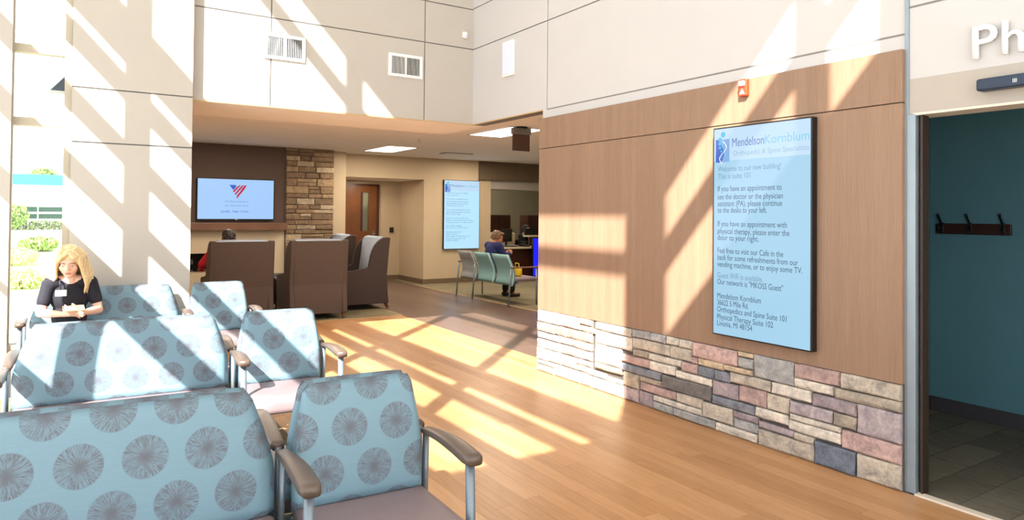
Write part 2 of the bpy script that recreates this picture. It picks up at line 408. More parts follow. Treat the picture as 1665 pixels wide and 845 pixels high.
# left curtain wall: mullions and deep transoms throw the bars of shade
wl = sempty('wall_left')
for z0, z1 in [(1.85, 1.9), (2.6, 2.81), (3.26, 3.45), (3.83, 4.02), (4.39, 4.59), (4.72, 5.17), (6.74, 6.91), (7.24, 7.5)]: box('transom', -1.34, -1.30, -.9, 6.87, z0, z1, 'window_frame', wl)
for c in [2.515, 4.52, 6.36]: box('mullion', -1.36, -1.26, c-1.2554-.057, c-1.2554+.057, 0, ZT, 'window_frame', wl)
box('sill_wall', -1.36, -1.28, -.9, 6.87, 0, .12, 'pillar_wall', wl)
box('corner_column', -1.42, -1.18, -1.08, -.84, 0, ZT, 'pillar_wall', wl)
wk = sempty('wall_rear')
ZR = (6.13, 6.54, 6.78, 7.15)
box('transom', -1.3, .67, -1.0, -.96, ZR[1], ZR[2], 'window_frame', wk)
box('header', -1.3, .67, -1.0, -.96, ZR[3], ZT, 'pillar_wall', wk)
box('mullion', .12, .28, -1.04, -.94, 0, ZT, 'window_frame', wk)
box('upper_wall', .67, 4.12, -1.1, -.96, 5.2, ZT, 'pillar_wall', wk)
for x in (1.5, 2.75): box('mullion', x-.04, x+.04, -1.02, -.94, 0, 5.2, 'window_frame', wk)
for z in (0, 2.3, 4.0): box('transom', -1.2, 3.95, -1.0, -.96, z, z+.08, 'window_frame', wk)
rf = struct(box('roof', -1.42, 4.14, -1.1, 7.14, ZT, ZT+.2, 'ceiling_white'))
cn = sempty('sun_blocker')  # added unseen slab, outlined to keep sun off front row and lower panelling
bm = bmesh.new(); prism(bm, [(6, -8), (6, -.99), (-1.42, -1.06), (-2.25, -1.82), (-9, -1.82), (-9, -8)], 'z', 6.10, 6.13); bm_obj('sun_blocker_slab', bm, 'ext_white', cn)

# the narrow window beside the pillar
wn = sempty('window_1')
box('jamb', -.028, .025, 6.93, 7.02, .405, ZT, 'window_frame', wn)
box('jamb', -.405, -.376, 6.93, 7.02, .405, ZT, 'window_frame', wn)
box('sill', -.386, .025, 6.895, 7.04, .385, .42, 'window_frame', wn)
zz = [.42, 1.04, 1.655, 2.25, 2.855, 3.45, 4.05, 4.65, 5.25, 5.9, 6.6, ZT]
for i, z in enumerate(zz[1:-1]):
    box('transom', -.376, -.028, 6.93, 7.02, z-.034, z+.034, 'window_frame', wn) if i not in (0, 1) else None
pz = [.42, 2.25, 2.855, 3.45, 4.05, 4.65, 5.25, 5.9, 6.6, ZT]
for a, b in zip(pz, pz[1:]):
    box('pane', -.376, -.028, 6.972, 6.980, a, b, 'glass', wn)

# ------------------------------------------------------------------ wood panelling and stone wainscot
pn = sempty('wall_panelling')
box('wood_panel', 3.915, 3.955, 2.042, 5.563, .594, 2.164, 'panel_wood', pn, .002, 1)
box('wood_panel', 3.915, 3.955, 2.042, 5.563, 2.170, 2.467, 'panel_wood', pn, .002, 1)
box('backing', 3.925, 3.955, 2.045, 5.56, 2.16, 2.175, 'dark_jamb', pn)
box('mortar_bed', 3.930, 3.955, 2.042, 5.563, 0, .594, 'mortar', pn)
STONE_COL = dict(p=(186, 158, 152), b=(186, 176, 162), l=(206, 198, 186), m=(160, 146, 150), s=(124, 128, 138), d=(112, 108, 106), t=(204, 182, 154), k=(160, 150, 136), g=(160, 160, 160), u=(112, 120, 136), v=(172, 160, 164), w=(158, 134, 104), x=(138, 114, 88), y=(122, 100, 78), z=(176, 158, 132))
def stone(y0, y1, z0, z1, col, parent, face=3.915, axis='x', proud=.018):
    """one ledge stone: uneven outline, chamfered front, its own depth"""
    bm = bmesh.new(); hw, hh = (y1-y0)/2, (z1-z0)/2
    if hw < .006 or hh < .004: bm.free(); return
    g = min(.0035, hh*.2); hw -= g; hh -= g; dep = proud*random.uniform(.45, 1.25); ch = min(.010, hh*.4, hw*.4); J = min(.005, hh*.18)
    n = 4 if hw > .06 else 3
    def loop(w_, h_, x_, j):
        pts = []
        for i in range(n): pts.append((-w_+2*w_*i/(n-1), -h_))
        pts.append((w_, 0))
        for i in range(n): pts.append((w_-2*w_*i/(n-1), h_))
        pts.append((-w_, 0))
        return [bm.verts.new((x_+random.uniform(-.002, .002)*(1 if j else 0), a+random.uniform(-J, J)*j, b+random.uniform(-J, J)*j)) for a, b in pts]
    l0 = loop(hw, hh, .022, 0); l1 = loop(hw, hh, -dep+ch, .6); l2 = loop(hw-ch, hh-ch, -dep, 1)
    k = len(l0)
    for a, b in ((l0, l1), (l1, l2)):
        for i in range(k): bm.faces.new((a[i], a[(i+1) % k], b[(i+1) % k], b[i]))
    c = bm.verts.new((-dep-random.uniform(0, .004), random.uniform(-.3, .3)*hw, random.uniform(-.3, .3)*hh))
    for i in range(k): bm.faces.new((l2[i], l2[(i+1) % k], c))
    if axis == 'y':
        for v in bm.verts: v.co = Vector((v.co.y, v.co.x, v.co.z))
    loc = (face, (y0+y1)/2, (z0+z1)/2) if axis == 'x' else ((y0+y1)/2, face, (z0+z1)/2)
    o = bm_obj('stone', bm, 'stone', parent, loc)
    cc = srgb(*STONE_COL[col]); q = random.uniform(.88, 1.1)
    o.color = (min(1, cc[0]*q), min(1, cc[1]*q), min(1, cc[2]*q), 1)
# courses read off the wall, metres: far end, near end, bottom, top, colour
STONES = [(2.401, 2.712, 0.501, 0.594, 'p'), (2.042, 2.400, 0.500, 0.594, 'b'), (2.441, 2.712, 0.439, 0.501, 'l'), (2.042, 2.441, 0.433, 0.499, 'k'), (2.591, 2.883, 0.359, 0.439, 'l'), (2.296, 2.590, 0.350, 0.433, 'm'), (2.743, 2.918, 0.250, 0.358, 'b'), (2.443, 2.743, 0.269, 0.349, 'v'), (2.295, 2.443, 0.269, 0.349, 'k'), (2.042, 2.295, 0.260, 0.433, 'v'), (2.395, 2.743, 0.227, 0.269, 'l'), (2.395, 2.751, 0.159, 0.227, 'l'), (2.043, 2.394, 0.145, 0.259, 'p'), (2.751, 3.008, 0.180, 0.249, 'l'), (2.710, 2.980, 0.110, 0.159, 'm'), (2.568, 2.709, 0.110, 0.159, 'b'), (2.568, 2.982, 0.000, 0.110, 'b'), (2.303, 2.567, 0.001, 0.144, 'u'), (2.043, 2.303, 0.000, 0.144, 'b'), (3.788, 4.204, 0.438, 0.527, 'b'), (3.999, 4.209, 0.527, 0.594, 'g'), (3.830, 3.998, 0.528, 0.594, 'g'), (3.692, 3.829, 0.531, 0.594, 'l'), (3.559, 3.692, 0.530, 0.594, 'l'), (3.570, 3.788, 0.433, 0.530, 'b'), (3.154, 3.559, 0.483, 0.593, 'p'), (3.022, 3.154, 0.556, 0.593, 't'), (3.021, 3.154, 0.482, 0.555, 'g'), (2.713, 3.021, 0.441, 0.594, 'g'), (3.667, 4.021, 0.374, 0.432, 'l'), (3.724, 4.003, 0.300, 0.374, 'l'), (3.503, 3.667, 0.354, 0.429, 'p'), (3.509, 3.570, 0.430, 0.482, 'p'), (3.270, 3.508, 0.429, 0.483, 't'), (3.022, 3.270, 0.441, 0.481, 't'), (3.354, 3.502, 0.354, 0.429, 's'), (3.217, 3.354, 0.353, 0.428, 's'), (3.374, 3.723, 0.295, 0.354, 'l'), (2.883, 3.217, 0.363, 0.441, 'b'), (3.376, 3.870, 0.187, 0.294, 'd'), (3.144, 3.373, 0.245, 0.353, 'm'), (2.918, 3.144, 0.249, 0.362, 'p'), (3.872, 4.325, 0.234, 0.300, 's'), (3.870, 4.114, 0.185, 0.234, 'k'), (3.722, 4.113, 0.114, 0.184, 'p'), (3.460, 3.721, 0.111, 0.187, 'b'), (3.008, 3.376, 0.181, 0.245, 's'), (3.459, 3.955, 0.065, 0.111, 'l'), (3.182, 3.459, 0.066, 0.180, 'b'), (2.981, 3.182, 0.130, 0.180, 'm'), (2.982, 3.181, 0.062, 0.130, 'g'), (3.747, 3.955, 0.000, 0.065, 'g'), (3.339, 3.747, 0.000, 0.065, 'g'), (2.984, 3.339, 0.000, 0.061, 'l'), (4.114, 4.303, 0.113, 0.234, 'k'), (4.114, 4.297, 0.001, 0.113, 'm'), (3.955, 4.114, 0.000, 0.113, 'm'), (4.003, 4.339, 0.302, 0.374, 'p'), (4.021, 4.204, 0.374, 0.437, 'k'), (4.204, 4.676, 0.404, 0.519, 'l'), (4.209, 4.667, 0.520, 0.593, 'b'), (4.339, 4.675, 0.241, 0.404, 'l'), (4.303, 4.764, 0.111, 0.146, 'l'), (4.298, 4.713, 0.000, 0.110, 'b'), (4.325, 4.673, 0.188, 0.241, 't'), (4.49, 4.715, .475, .522, 'l'), (4.53, 4.715, .113, .160, 'b')]
for s_ in STONES: stone(*s_, pn)
def ledge(y0, y1, z0, z1, cols, parent, hmin, hmax, lmin, lmax, **kw):
    z = z0
    while z < z1-.01:
        h = random.uniform(hmin, hmax)
        if z1-(z+h) < hmin: h = z1-z
        y = y0
        while y < y1-.01:
            l_ = random.uniform(lmin, lmax)
            if y1-(y+l_) < lmin: l_ = y1-y
            if h > hmin*1.7 and random.random() < .45:
                t = random.uniform(.35, .65); stone(y, y+l_, z, z+h*t, random.choice(cols), parent, **kw); stone(y, y+l_, z+h*t, z+h, random.choice(cols), parent, **kw)
            else: stone(y, y+l_, z, z+h, random.choice(cols), parent, **kw)
            y += l_
        z += h
ledge(4.72, 5.555, 0, .594, 'bltpbvlk', pn, .06, .12, .16, .38)

# ------------------------------------------------------------------ doorway to the right, and the room behind it
dr = sempty('door_1')
box('frame', 3.944, 3.99, 1.984, 2.034, 0, 2.10, 'aluminium', dr, .004)
box('frame_return', 3.99, 4.055, 1.968, 2.03, 0, 2.10, 'dark_jamb', dr)
box('frame_stop', 3.965, 4.03, 1.956, 1.968, 0, 2.10, 'dark_jamb', dr)
box('frame_head', 3.946, 4.12, .84, 2.0, 2.091, 2.104, 'threshold', dr)
box('frame', 3.944, 4.12, .80, .85, 0, 2.10, 'aluminium', dr, .004)
box('threshold', 3.93, 3.985, .85, 1.984, -.004, .009, 'threshold', dr, .003)
wt = struct(box('wall_teal', 5.79, 5.9, -.6, 2.9, 0, 2.6, 'teal_wall'))
for n_, a in (('wall_teal_side', (4.12, 5.79, 2.8, 2.9)), ('wall_teal_near', (4.12, 5.79, -.7, -.6))): struct(box(n_, *a, 0, 2.6, 'teal_wall'))
struct(box('ceiling_side_room', 4.12, 5.9, -.7, 2.9, 2.6, 2.68, 'ceiling_white'))
struct(box('baseboard_teal', 5.775, 5.79, -.6, 2.8, .004, .115, 'base_dark'))
struct(box('baseboard_teal_side', 4.12, 5.79, 2.785, 2.8, .004, .115, 'base_dark'))
t = thing('coat_rack', 'dark coat rail with three hooks on the teal wall beyond the doorway', 'coat rack', (5.79, 2.48, 1.40))
box('rail', -.022, -.002, -.25, .27, 0, .082, 'dark_wood', t, .004)
for y in (.22, .02, -.2):
    bm = bmesh.new()
    ring_tube(bm, [(-.022, y, .03), (-.05, y, .02), (-.075, y, .04), (-.08, y, .06)], .008, 8)
    ring_tube(bm, [(-.022, y, .06), (-.05, y, .10), (-.085, y, .14), (-.09, y, .155)], [.008, .008, .009, .012], 8)
    add_box(bm, -.03, -.02, y-.013, y+.013, .0, .09, .003)
    bm_obj('hook', bm, 'black_plastic', t, None, True)
t = thing('door_operator', 'slim dark automatic door opener bar on the taupe band above the doorway', 'door opener', (3.952, 1.655, 2.168))
box('housing', -.075, 0, -.66, 0, 0, .062, 'lamp_navy', t, .012, 3)
lettering('maker_mark', 'III', 'white_plastic', t, .02, '-X', (-.0762, -.165, .02))
t = thing('wall_lettering', 'large raised white letters on the white wall above the doorway', 'sign', (3.955, 1.69, 2.345))
lettering('letter', 'P', 'letters_white', t, .178, '-X', (-.012, 0, 0), .112, extrude=.022, bold=.004)
lettering('letter', 'h', 'letters_white', t, .178, '-X', (-.012, -.135, 0), .092, extrude=.022, bold=.004)
t = thing('fire_alarm', 'orange red fire alarm horn strobe on the wood panel top edge', 'fire alarm', (3.915, 3.10, 2.345))
box('body', -.035, 0, -.034, .034, 0, .12, 'red_plastic', t, .008, 3)
box('strobe', -.05, -.03, -.022, .022, .07, .105, 'white_plastic', t, .006)
bm = bmesh.new(); prism(bm, [(-.02, .015), (.02, .015), (0, .05)], 'x', -.039, -.034); bm_obj('emblem', bm, 'white_plastic', t)
t = thing('wall_speaker', 'pale rectangular speaker grille high on the right white wall', 'speaker', (3.955, 6.18, 2.995))
box('cabinet', -.03, 0, -.105, .105, 0, .375, 'white_plastic', t, .006); box('grille', -.034, -.028, -.09, .09, .02, .355, 'speaker_grille', t, .002)
t = thing('motion_sensor', 'tiny white motion sensor on the back wall near the inner corner', 'sensor', (3.83, 6.968, 3.545))
box('body', -.03, .03, -.035, 0, 0, .075, 'white_plastic', t, .012, 3); box('lens', -.016, .016, -.042, -.03, .012, .04, 'speaker_grille', t, .006)
def vent(x, z, lab, wd=.40, h=.25):
    t = thing('wall_vent', lab, 'vent', (x, 6.968, z), 0, None)
    bm = bmesh.new()
    for a in ((-wd/2, wd/2, 0, .03), (-wd/2, wd/2, h-.03, h), (-wd/2, -wd/2+.035, .03, h-.03), (wd/2-.035, wd/2, .03, h-.03), (-.008, .008, .03, h-.03)): add_box(bm, a[0], a[1], -.018, 0, a[2], a[3])
    bm_obj('frame', bm, 'white_plastic', t)
    box('duct_opening', -wd/2+.03, wd/2-.03, -.004, -.001, .02, h-.02, 'black_matt', t)
    for s in (-1, 1):
        bm = bmesh.new()
        for k in range(9):
            xx = s*(.02+k*.0168); a = -.75 if s > 0 else .55
            v = [(xx-.005*s, -.015), (xx-.005*s+.001, -.015), (xx+.0062*a, -.004), (xx+.0062*a-.0012, -.004)]
            prism(bm, v, 'z', .025, h-.025)
        stuff(bm_obj('slats', bm, 'white_plastic', t))
vent(1.80, 3.03, 'white louvred air vent on the back wall crossed by a sunbeam')
vent(3.10, 3.01, 'white louvred air vent on the shaded back wall near the panel joint')

# ------------------------------------------------------------------ the lounge beyond the opening
struct(box('ceiling_soffit', .9, 4.12, 6.986, 8.0, 2.553, 2.75, 'ceiling_white'))
struct(box('ceiling', .8, 12.2, 8.0, 17.2, 2.72, 2.8, 'ceiling_white'))
struct(box('ceiling_corridor', 4.12, 12.2, 5.4, 8.0, 2.72, 2.8, 'ceiling_white'))
struct(box('wall_lounge_left', .8, .955, 7.12, 13.2, 0, 2.72, 'cream_wall'))
struct(box('wall_corridor_near', 4.12, 12.2, 5.38, 5.5, 0, 2.72, 'cream_wall'))
struct(box('wall_corridor_right', 12.0, 12.2, 5.5, 17.2, 0, 2.72, 'cream_wall'))
tw = sempty('wall_fireplace')
box('brown_panel', .955, 3.405, 13.0, 13.5, 1.325, 2.72, 'brown_wall', tw)
box('surround', 2.16, 3.40, 13.0, 13.5, 0, 1.19, 'plaster', tw); box('surround', .955, 2.16, 13.0, 13.5, .79, 1.19, 'plaster', tw)
box('surround', .955, 1.2, 13.0, 13.5, 0, .79, 'plaster', tw); box('surround', 1.2, 2.16, 13.0, 13.5, 0, .45, 'plaster', tw)
box('firebox', 1.2, 2.16, 13.35, 13.5, .45, .79, 'firebox', tw)
box('mortar_bed', 3.405, 4.315, 13.0, 13.5, 0, 2.72, 'mortar', tw)
ledge(3.41, 4.31, 0, 2.72, 'wxwxyzx', tw, .07, .15, .16, .42, face=12.99, axis='y', proud=.03)
struct(box('trim_mantel', .955, 3.42, 12.86, 13.0, 1.19, 1.325, 'mantel_wood', None, .006))
struct(box('wall_pier', 4.315, 4.63, 13.2, 14.75, 0, 2.72, 'cream_wall'))
wc = sempty('wall_lounge_back')
box('header', 4.63, 6.46, 13.47, 13.62, 2.25, 2.72, 'cream_wall', wc)
box('recess_ceiling', 4.63, 6.46, 13.62, 14.9, 2.25, 2.35, 'ceiling_white', wc)
box('recess_back', 4.60, 6.46, 14.75, 14.9, 0, 2.25, 'cream_wall', wc)
box('screen_wall', 6.46, 7.81, 13.47, 14.9, 0, 2.72, 'cream_wall', wc)
box('column', 7.81, 8.17, 13.52, 14.1, 0, 2.30, 'cream_wall', wc)
box('brown_header', 7.81, 12.0, 13.44, 13.62, 2.30, 2.72, 'brown_band', wc)
box('pale_header', 8.17, 12.0, 13.56, 14.1, 2.10, 2.30, 'taupe_band', wc)
struct(box('wall_reception', 7.6, 12.0, 17.0, 17.2, 0, 2.72, 'grey_green_wall'))
struct(box('baseboard_recess_back', 5.93, 6.46, 14.73, 14.75, 0, .11, 'base_brown'))
struct(box('baseboard_recess_right', 6.44, 6.46, 13.45, 14.75, 0, .11, 'base_brown'))
struct(box('baseboard_screen_wall', 6.46, 7.83, 13.45, 13.47, 0, .11, 'base_brown'))
d2 = sempty('door_2')
box('leaf', 4.95, 5.50, 14.70, 14.75, 0, 2.13, 'door_wood', d2); box('leaf', 5.69, 5.88, 14.70, 14.75, 0, 2.13, 'door_wood', d2)
box('leaf', 5.50, 5.69, 14.70, 14.75, 0, 1.12, 'door_wood', d2); box('leaf', 5.50, 5.69, 14.70, 14.75, 1.99, 2.13, 'door_wood', d2)
box('pane', 5.55, 5.69, 14.72, 14.728, 1.12, 1.99, 'glass', d2); box('pane_backing', 5.50, 5.69, 14.735, 14.75, 1.12, 1.99, 'grey_green_wall', d2); box('bead', 5.50, 5.55, 14.69, 14.73, 1.12, 1.99, 'dark_wood', d2)
box('frame', 5.88, 5.935, 14.69, 14.76, 0, 2.17, 'dark_wood', d2); box('frame', 4.63, 5.935, 14.69, 14.76, 2.13, 2.17, 'dark_wood', d2)
bm = bmesh.new(); ring_tube(bm, [(5.81, 14.70, 1.05), (5.81, 14.645, 1.05), (5.72, 14.64, 1.05)], .012, 8); add_box(bm, 5.785, 5.835, 14.69, 14.70, .97, 1.13, .004); bm_obj('handle', bm, 'chrome', d2)
t = thing('card_reader', 'small black card reader on the cream wall right of the wooden door', 'card reader', (6.26, 14.75, 1.08))
box('body', -.05, .05, -.03, 0, 0, .12, 'black_plastic', t, .008); box('indicator', -.03, .03, -.033, -.028, .085, .095, 'black_matt', t)

def troffer(x, y, lab, sx=.6, sy=1.2, pw=60):
    t = thing('ceiling_light', lab, 'ceiling light', (x, y, 2.72), 0, 'lounge ceiling lights')
    bm = bmesh.new()
    for a in ((-sx/2, sx/2, -sy/2, -sy/2+.025), (-sx/2, sx/2, sy/2-.025, sy/2), (-sx/2, -sx/2+.025, -sy/2, sy/2), (sx/2-.025, sx/2, -sy/2, sy/2)): add_box(bm, *a, -.012, 0)
    bm_obj('frame', bm, 'white_plastic', t)
    box('diffuser', -sx/2+.025, sx/2-.025, -sy/2+.025, sy/2-.025, -.010, -.004, 'diffuser', t)
    area('lamp', (x, y, 2.70), sx-.1, sy-.1, pw*0.64)
troffer(5.05, 12.0, 'glowing rectangular ceiling light above the corridor before the wooden door')
troffer(5.35, 8.45, 'glowing ceiling light beside the hanging brown sign')
area('lamp', (2.2, 11.2, 2.69), .5, 1.1, 46*0.64); area('lamp', (7.7, 9.6, 2.69), .5, 1.1, 60*0.64); area('lamp', (7.4, 12.2, 2.69), .5, 1.1, 55*0.64); area('lamp', (9.8, 15.6, 2.69), .5, 1.1, 34*0.64); area('lamp', (5.4, 14.2, 2.23), .15, .15, 14*0.64); area('lamp', (2.6, 8.9, 2.69), .5, 1.1, 40*0.64)  # unseen lamps without fixtures, added to brighten lounge, recess and reception
t = thing('hanging_sign', 'dark brown sign plate hung from the ceiling beside the wood panelling', 'sign', (5.22, 7.85, 2.72))
bm = bmesh.new(); ring_tube(bm, [(0, 0, -.02), (0, 0, -.001)], .085, 20); bm_obj('canopy', bm, 'black_matt', t)
box('head_rail', -.145, .145, -.035, .035, -.105, -.02, 'reveal', t, .004)
box('plate', -.138, .138, -.012, .012, -.33, -.105, 'brown_wall', t, .003)
for x, y, lab in ((3.4, 8.7, 'small ceiling sprinkler head nearest the back wall'), (4.75, 10.1, 'small ceiling sprinkler head near the glowing corridor light')):
    t = thing('sprinkler_head', lab, 'sprinkler', (x, y, 2.72))
    bm = bmesh.new(); ring_tube(bm, [(0, 0, 0), (0, 0, -.008)], .04, 14); bm_obj('escutcheon', bm, 'white_plastic', t)
    bm = bmesh.new(); ring_tube(bm, [(0, 0, -.008), (0, 0, -.04), (0, 0, -.042)], [.012, .012, .028], 12); bm_obj('deflector', bm, 'chrome', t)
t = thing('ceiling_vent', 'grey slotted air diffuser in the lounge ceiling near the far screen', 'vent', (6.5, 12.1, 2.72))
box('frame', -.3, .3, -.15, .15, -.012, 0, 'reveal', t, .003)
bm = bmesh.new()
for k in range(5): add_box(bm, -.27, .27, -.125+k*.055, -.10+k*.055, -.018, -.012)
stuff(bm_obj('slats', bm, 'ceiling_white', t))

# ------------------------------------------------------------------ screens
INK = [('Welcome to our new building!', 1.146, 0.511, 'ink_grey'),
       ('This is suite 101', 1.0941, 0.274, 'ink_grey'),
       ('If you have an appointment to', 1.0076, 0.516, 'ink_dark'),
       ('see the doctor or the physician', 0.9514, 0.525, 'ink_dark'),
       ('assistant (PA), please continue', 0.9038, 0.52, 'ink_dark'),
       ('to the desks to your left.', 0.8584, 0.405, 'ink_dark'),
       ('If you have an appointment with', 0.7633, 0.556, 'ink_dark'),
       ('physical therapy, please enter the', 0.7114, 0.574, 'ink_dark'),
       ('door to your right.', 0.666, 0.343, 'ink_dark'),
       ('Feel free to visit our Cafe in the', 0.5752, 0.529, 'ink_dark'),
       ('back for some refreshments from our', 0.5276, 0.636, 'ink_dark'),
       ('vending machine, or to enjoy some TV.', 0.4801, 0.666, 'ink_dark'),
       ('Guest WiFi is available.', 0.4022, 0.376, 'ink_grey'),
       ('Our network is "MKOSS Guest"', 0.3568, 0.529, 'ink_dark'),
       ('Mendelson Kornblum', 0.2595, 0.362, 'ink_dark'),
       ('36622 5 Mile Rd.', 0.212, 0.264, 'ink_dark'),
       ('Orthopedics and Spine Suite 101', 0.1644, 0.556, 'ink_dark'),
       ('Physical Therapy Suite 102', 0.1125, 0.456, 'ink_dark'),
       ('Livonia, MI 48154', 0.0671, 0.294, 'ink_dark')]   # words, height on the screen, width, ink
def info_screen(t, plane, W, H, k):
    """portrait screen; origin: bottom centre of the back"""
    dp = .055
    def P(a, z, d):   # a: across to the viewer's right from the left edge
        return (-d, W/2-a, z) if plane == '-X' else (-W/2+a, -d, z)
    def pl(name, a0, a1, z0, z1, d0, d1, mat, bev=0):
        p, q = P(a0, z0, d0), P(a1, z1, d1)
        return box(name, min(p[0], q[0]), max(p[0], q[0]), min(p[1], q[1]), max(p[1], q[1]), z0, z1, mat, t, bev)
    pl('cabinet', 0, W, 0, H, 0, dp, 'black_plastic', .004)
    b = .010
    pl('display', b, W-b, b, H-b, dp, dp+.0012, 'screen_blue' if plane == '-X' else 'screen_far')
    pl('heading_band', b, W-b, H-.235*k, H-b, dp+.0012, dp+.0016, 'screen_head')
    return P
t = thing('wall_screen', 'tall information screen with welcome text on the wood panelling', 'screen', (3.915, 2.945, .688))
P = info_screen(t, '-X', .775, 1.456, 1)
def ink(s, a, z, h, wd, mat, d=.0575): return lettering('lettering', s, mat, t, h, '-X', P(a, z, d), wd)
for s, v, u1, mt in INK: ink(s, .045, v, .040, u1, mt)
ink('Mendelson', .168, 1.456-.142, .062, .258, 'ink_navy'); ink('Kornblum', .432, 1.456-.142, .062, .325, 'ink_cyan')
ink('Orthopedic & Spine Specialists', .176, 1.456-.205, .036, .58, 'ink_pale')
def emblem(t, P, k, ztop):
    def pg(name, pts, mat, d):
        bm = bmesh.new()
        f = bm.faces.new([bm.verts.new(P(a*k, ztop-z*k, d)) for a, z in pts])
        return bm_obj(name, bm, mat, t)
    pg('logo_square', [(.026, .085), (.145, .085), (.145, .245), (.026, .245)], 'logo_pale', .0574)
    pg('logo_figure', [(.026, .085), (.062, .085), (.07, .12), (.09, .15), (.098, .19), (.088, .225), (.07, .245), (.026, .245)], 'logo_blue', .0577)
    for a, z, r in ((.09, .052, .02), (.063, .085, .016), (.06, .115, .013), (.064, .143, .011), (.075, .168, .009), (.08, .19, .008), (.078, .21, .007)):
        pg('logo_dot', [(a+r*math.cos(q*PI/5), z+r*math.sin(q*PI/5)) for q in range(10)], 'logo_cyan', .058)
    c = [(.075+.03*math.sin(i*.55), .10+.014*i) for i in range(12)]
    pg('logo_curve', [(x+.012, z) for x, z in c]+[(x+.017, z) for x, z in c[::-1]], 'letters_white', .0582)
emblem(t, P, 1, 1.456)
t = thing('wall_screen', 'smaller looking bright information screen on the far cream wall', 'screen', (7.365, 13.47, .745))
P = info_screen(t, '-Y', .90, 1.52, 1.0)
for s, v, u1, mt in INK:
    wd = u1*1.05
    lettering('lettering', s, 'ink_grey', t, .034, '-Y', P(.06, .11+v*.97, .0575), wd)
lettering('lettering', 'Mendelson', 'ink_navy', t, .06, '-Y', P(.185, 1.37, .0575), .29); lettering('lettering', 'Kornblum', 'ink_cyan', t, .06, '-Y', P(.485, 1.37, .0575), .36)
emblem(t, P, 1.1, 1.52)
t = thing('television', 'wide television with a red and blue emblem above the mantel', 'television', (2.54, 12.995, 1.372))
W_, H_ = 1.30, .735
box('cabinet', -W_/2, W_/2, -.06, 0, 0, H_, 'black_plastic', t, .005); box('display', -W_/2+.012, W_/2-.012, -.0612, -.06, .022, H_-.012, 'tv_blue', t)
def pg(name, pts, mat):
    bm = bmesh.new(); bm.faces.new([bm.verts.new((a, -.0622, z)) for a, z in pts]); return bm_obj(name, bm, mat, t)
pg('logo_triangle', [(-.125, .625), (-.02, .625), (-.005, .60), (-.06, .535)], 'logo_blue')
for i in range(3):
    a = .035+i*.05
    top = [(a+.032, .622), (a+.008, .622)]
    pg('logo_stripe', [(a+.034, .622), (a+.006, .622), (a-.05+.012*i, .575), (-.065+.03*i, .515-.045*i), (-.048+.03*i, .49-.045*i), (a-.02+.004*i, .56-.01*i)], 'logo_red')
pg('logo_stripe', [(.15, .622), (.128, .622), (.07, .53), (.005, .40), (.0, .385), (.012, .385), (.09, .53)], 'logo_red')
lettering('lettering', 'Volunteers', 'ink_tv', t, .034, '-Y', (0, -.0622, .318), .40, 'CENTER')
lettering('lettering', 'of America', 'ink_tv', t, .034, '-Y', (0, -.0622, .245), .40, 'CENTER')
lettering('lettering', '(248) 788-7370', 'logo_blue', t, .034, '-Y', (-.03, -.0622, .135), .46, 'CENTER')
box('indicator', -.015, .015, -.0612, -.06, .006, .014, 'speaker_grille', t)

# ------------------------------------------------------------------ waiting room seating
def back_mesh(hb, ht, name, mat, parent, cx=0, zb=.43, zt=.905):
    """upholstered back: tapering outline, hollowed front face, straight rear"""
    bm = bmesh.new(); NX, NZ = 26, 16
    def outline(z):
        s = (z-zb)/(zt-zb)
        k = 0 if s < .40 else ((s-.40)/.60)**1.2
        w_ = hb+(ht-hb)*k
        if s > .93: w_ -= .010*((s-.93)/.07)**2
        return w_
    def yf(z):
        s = (z-zb)/(zt-zb)
        y = -.062+.052*s**1.6
        return y
    grid = []
    for side in (0, 1):
        g = []
        for j in range(NZ+1):
            s = j/NZ; z = zb+(zt-zb)*(s if s < .9 else s)
            row = []
            for i in range(NX+1):
                q = -1+2*i/NX; q = math.copysign(abs(q)**.8, q)
                e = max(0, 1-abs(q)**22)**.5 * max(0, 1-abs((s-.5)*2)**26)**.5
                ym = yf(z)*.45+.012
                y = ym+(yf(z)-ym)*e if side == 0 else ym+(.036-ym)*e
                if side == 0: y += -.007*(1-q*q)*math.sin(PI*s)
                zz = z-.005*(abs(q)**8)*(s > .8)
                row.append(bm.verts.new((cx+q*outline(z), y, zz)))
            g.append(row)
        grid.append(g)
    for side in (0, 1):
        g = grid[side]
        for j in range(NZ):
            for i in range(NX):
                f = (g[j][i], g[j][i+1], g[j+1][i+1], g[j+1][i]); bm.faces.new(f if side == 0 else f[::-1])
    bmesh.ops.remove_doubles(bm, verts=bm.verts, dist=.0004)
    return bm_obj(name, bm, mat, parent, None, True)
def seat_mesh(hw, parent, cx=0):
    bm = bmesh.new()
    n = 14; out = []
    yb, yfr, r = -.035, -.545, min(.16, hw*.5)
    pts = [(-hw, yb)]
    for k in range(n+1):
        a = PI+PI/2*k/n; pts.append((-hw+r+r*math.cos(a), yfr+r*.55+r*.55*math.sin(a)))
    for k in range(n+1):
        a = 1.5*PI+PI/2*k/n; pts.append((hw-r+r*math.cos(a), yfr+r*.55+r*.55*math.sin(a)))
    pts.append((hw, yb))
    cxm, cym = 0, (yb+yfr)/2
    lv = []
    for z, sc_ in ((.375, .95), (.38, .985), (.40, 1), (.435, 1), (.452, .985), (.462, .94), (.468, .8), (.472, .5)):
        lv.append([bm.verts.new((cx+x*(1-(1-sc_)*(.25/hw if hw > .25 else 1)), cym+(y-cym)*sc_, z+.008*((cym-y)/.25))) for x, y in pts])
    k = len(pts)
    for a, b in zip(lv, lv[1:]):
        for i in range(k): bm.faces.new((a[i], a[(i+1) % k], b[(i+1) % k], b[i]))
    bm.faces.new(lv[0][::-1]); bm.faces.new(lv[-1])
    return bm_obj('seat', bm, 'vinyl', parent, None, True)
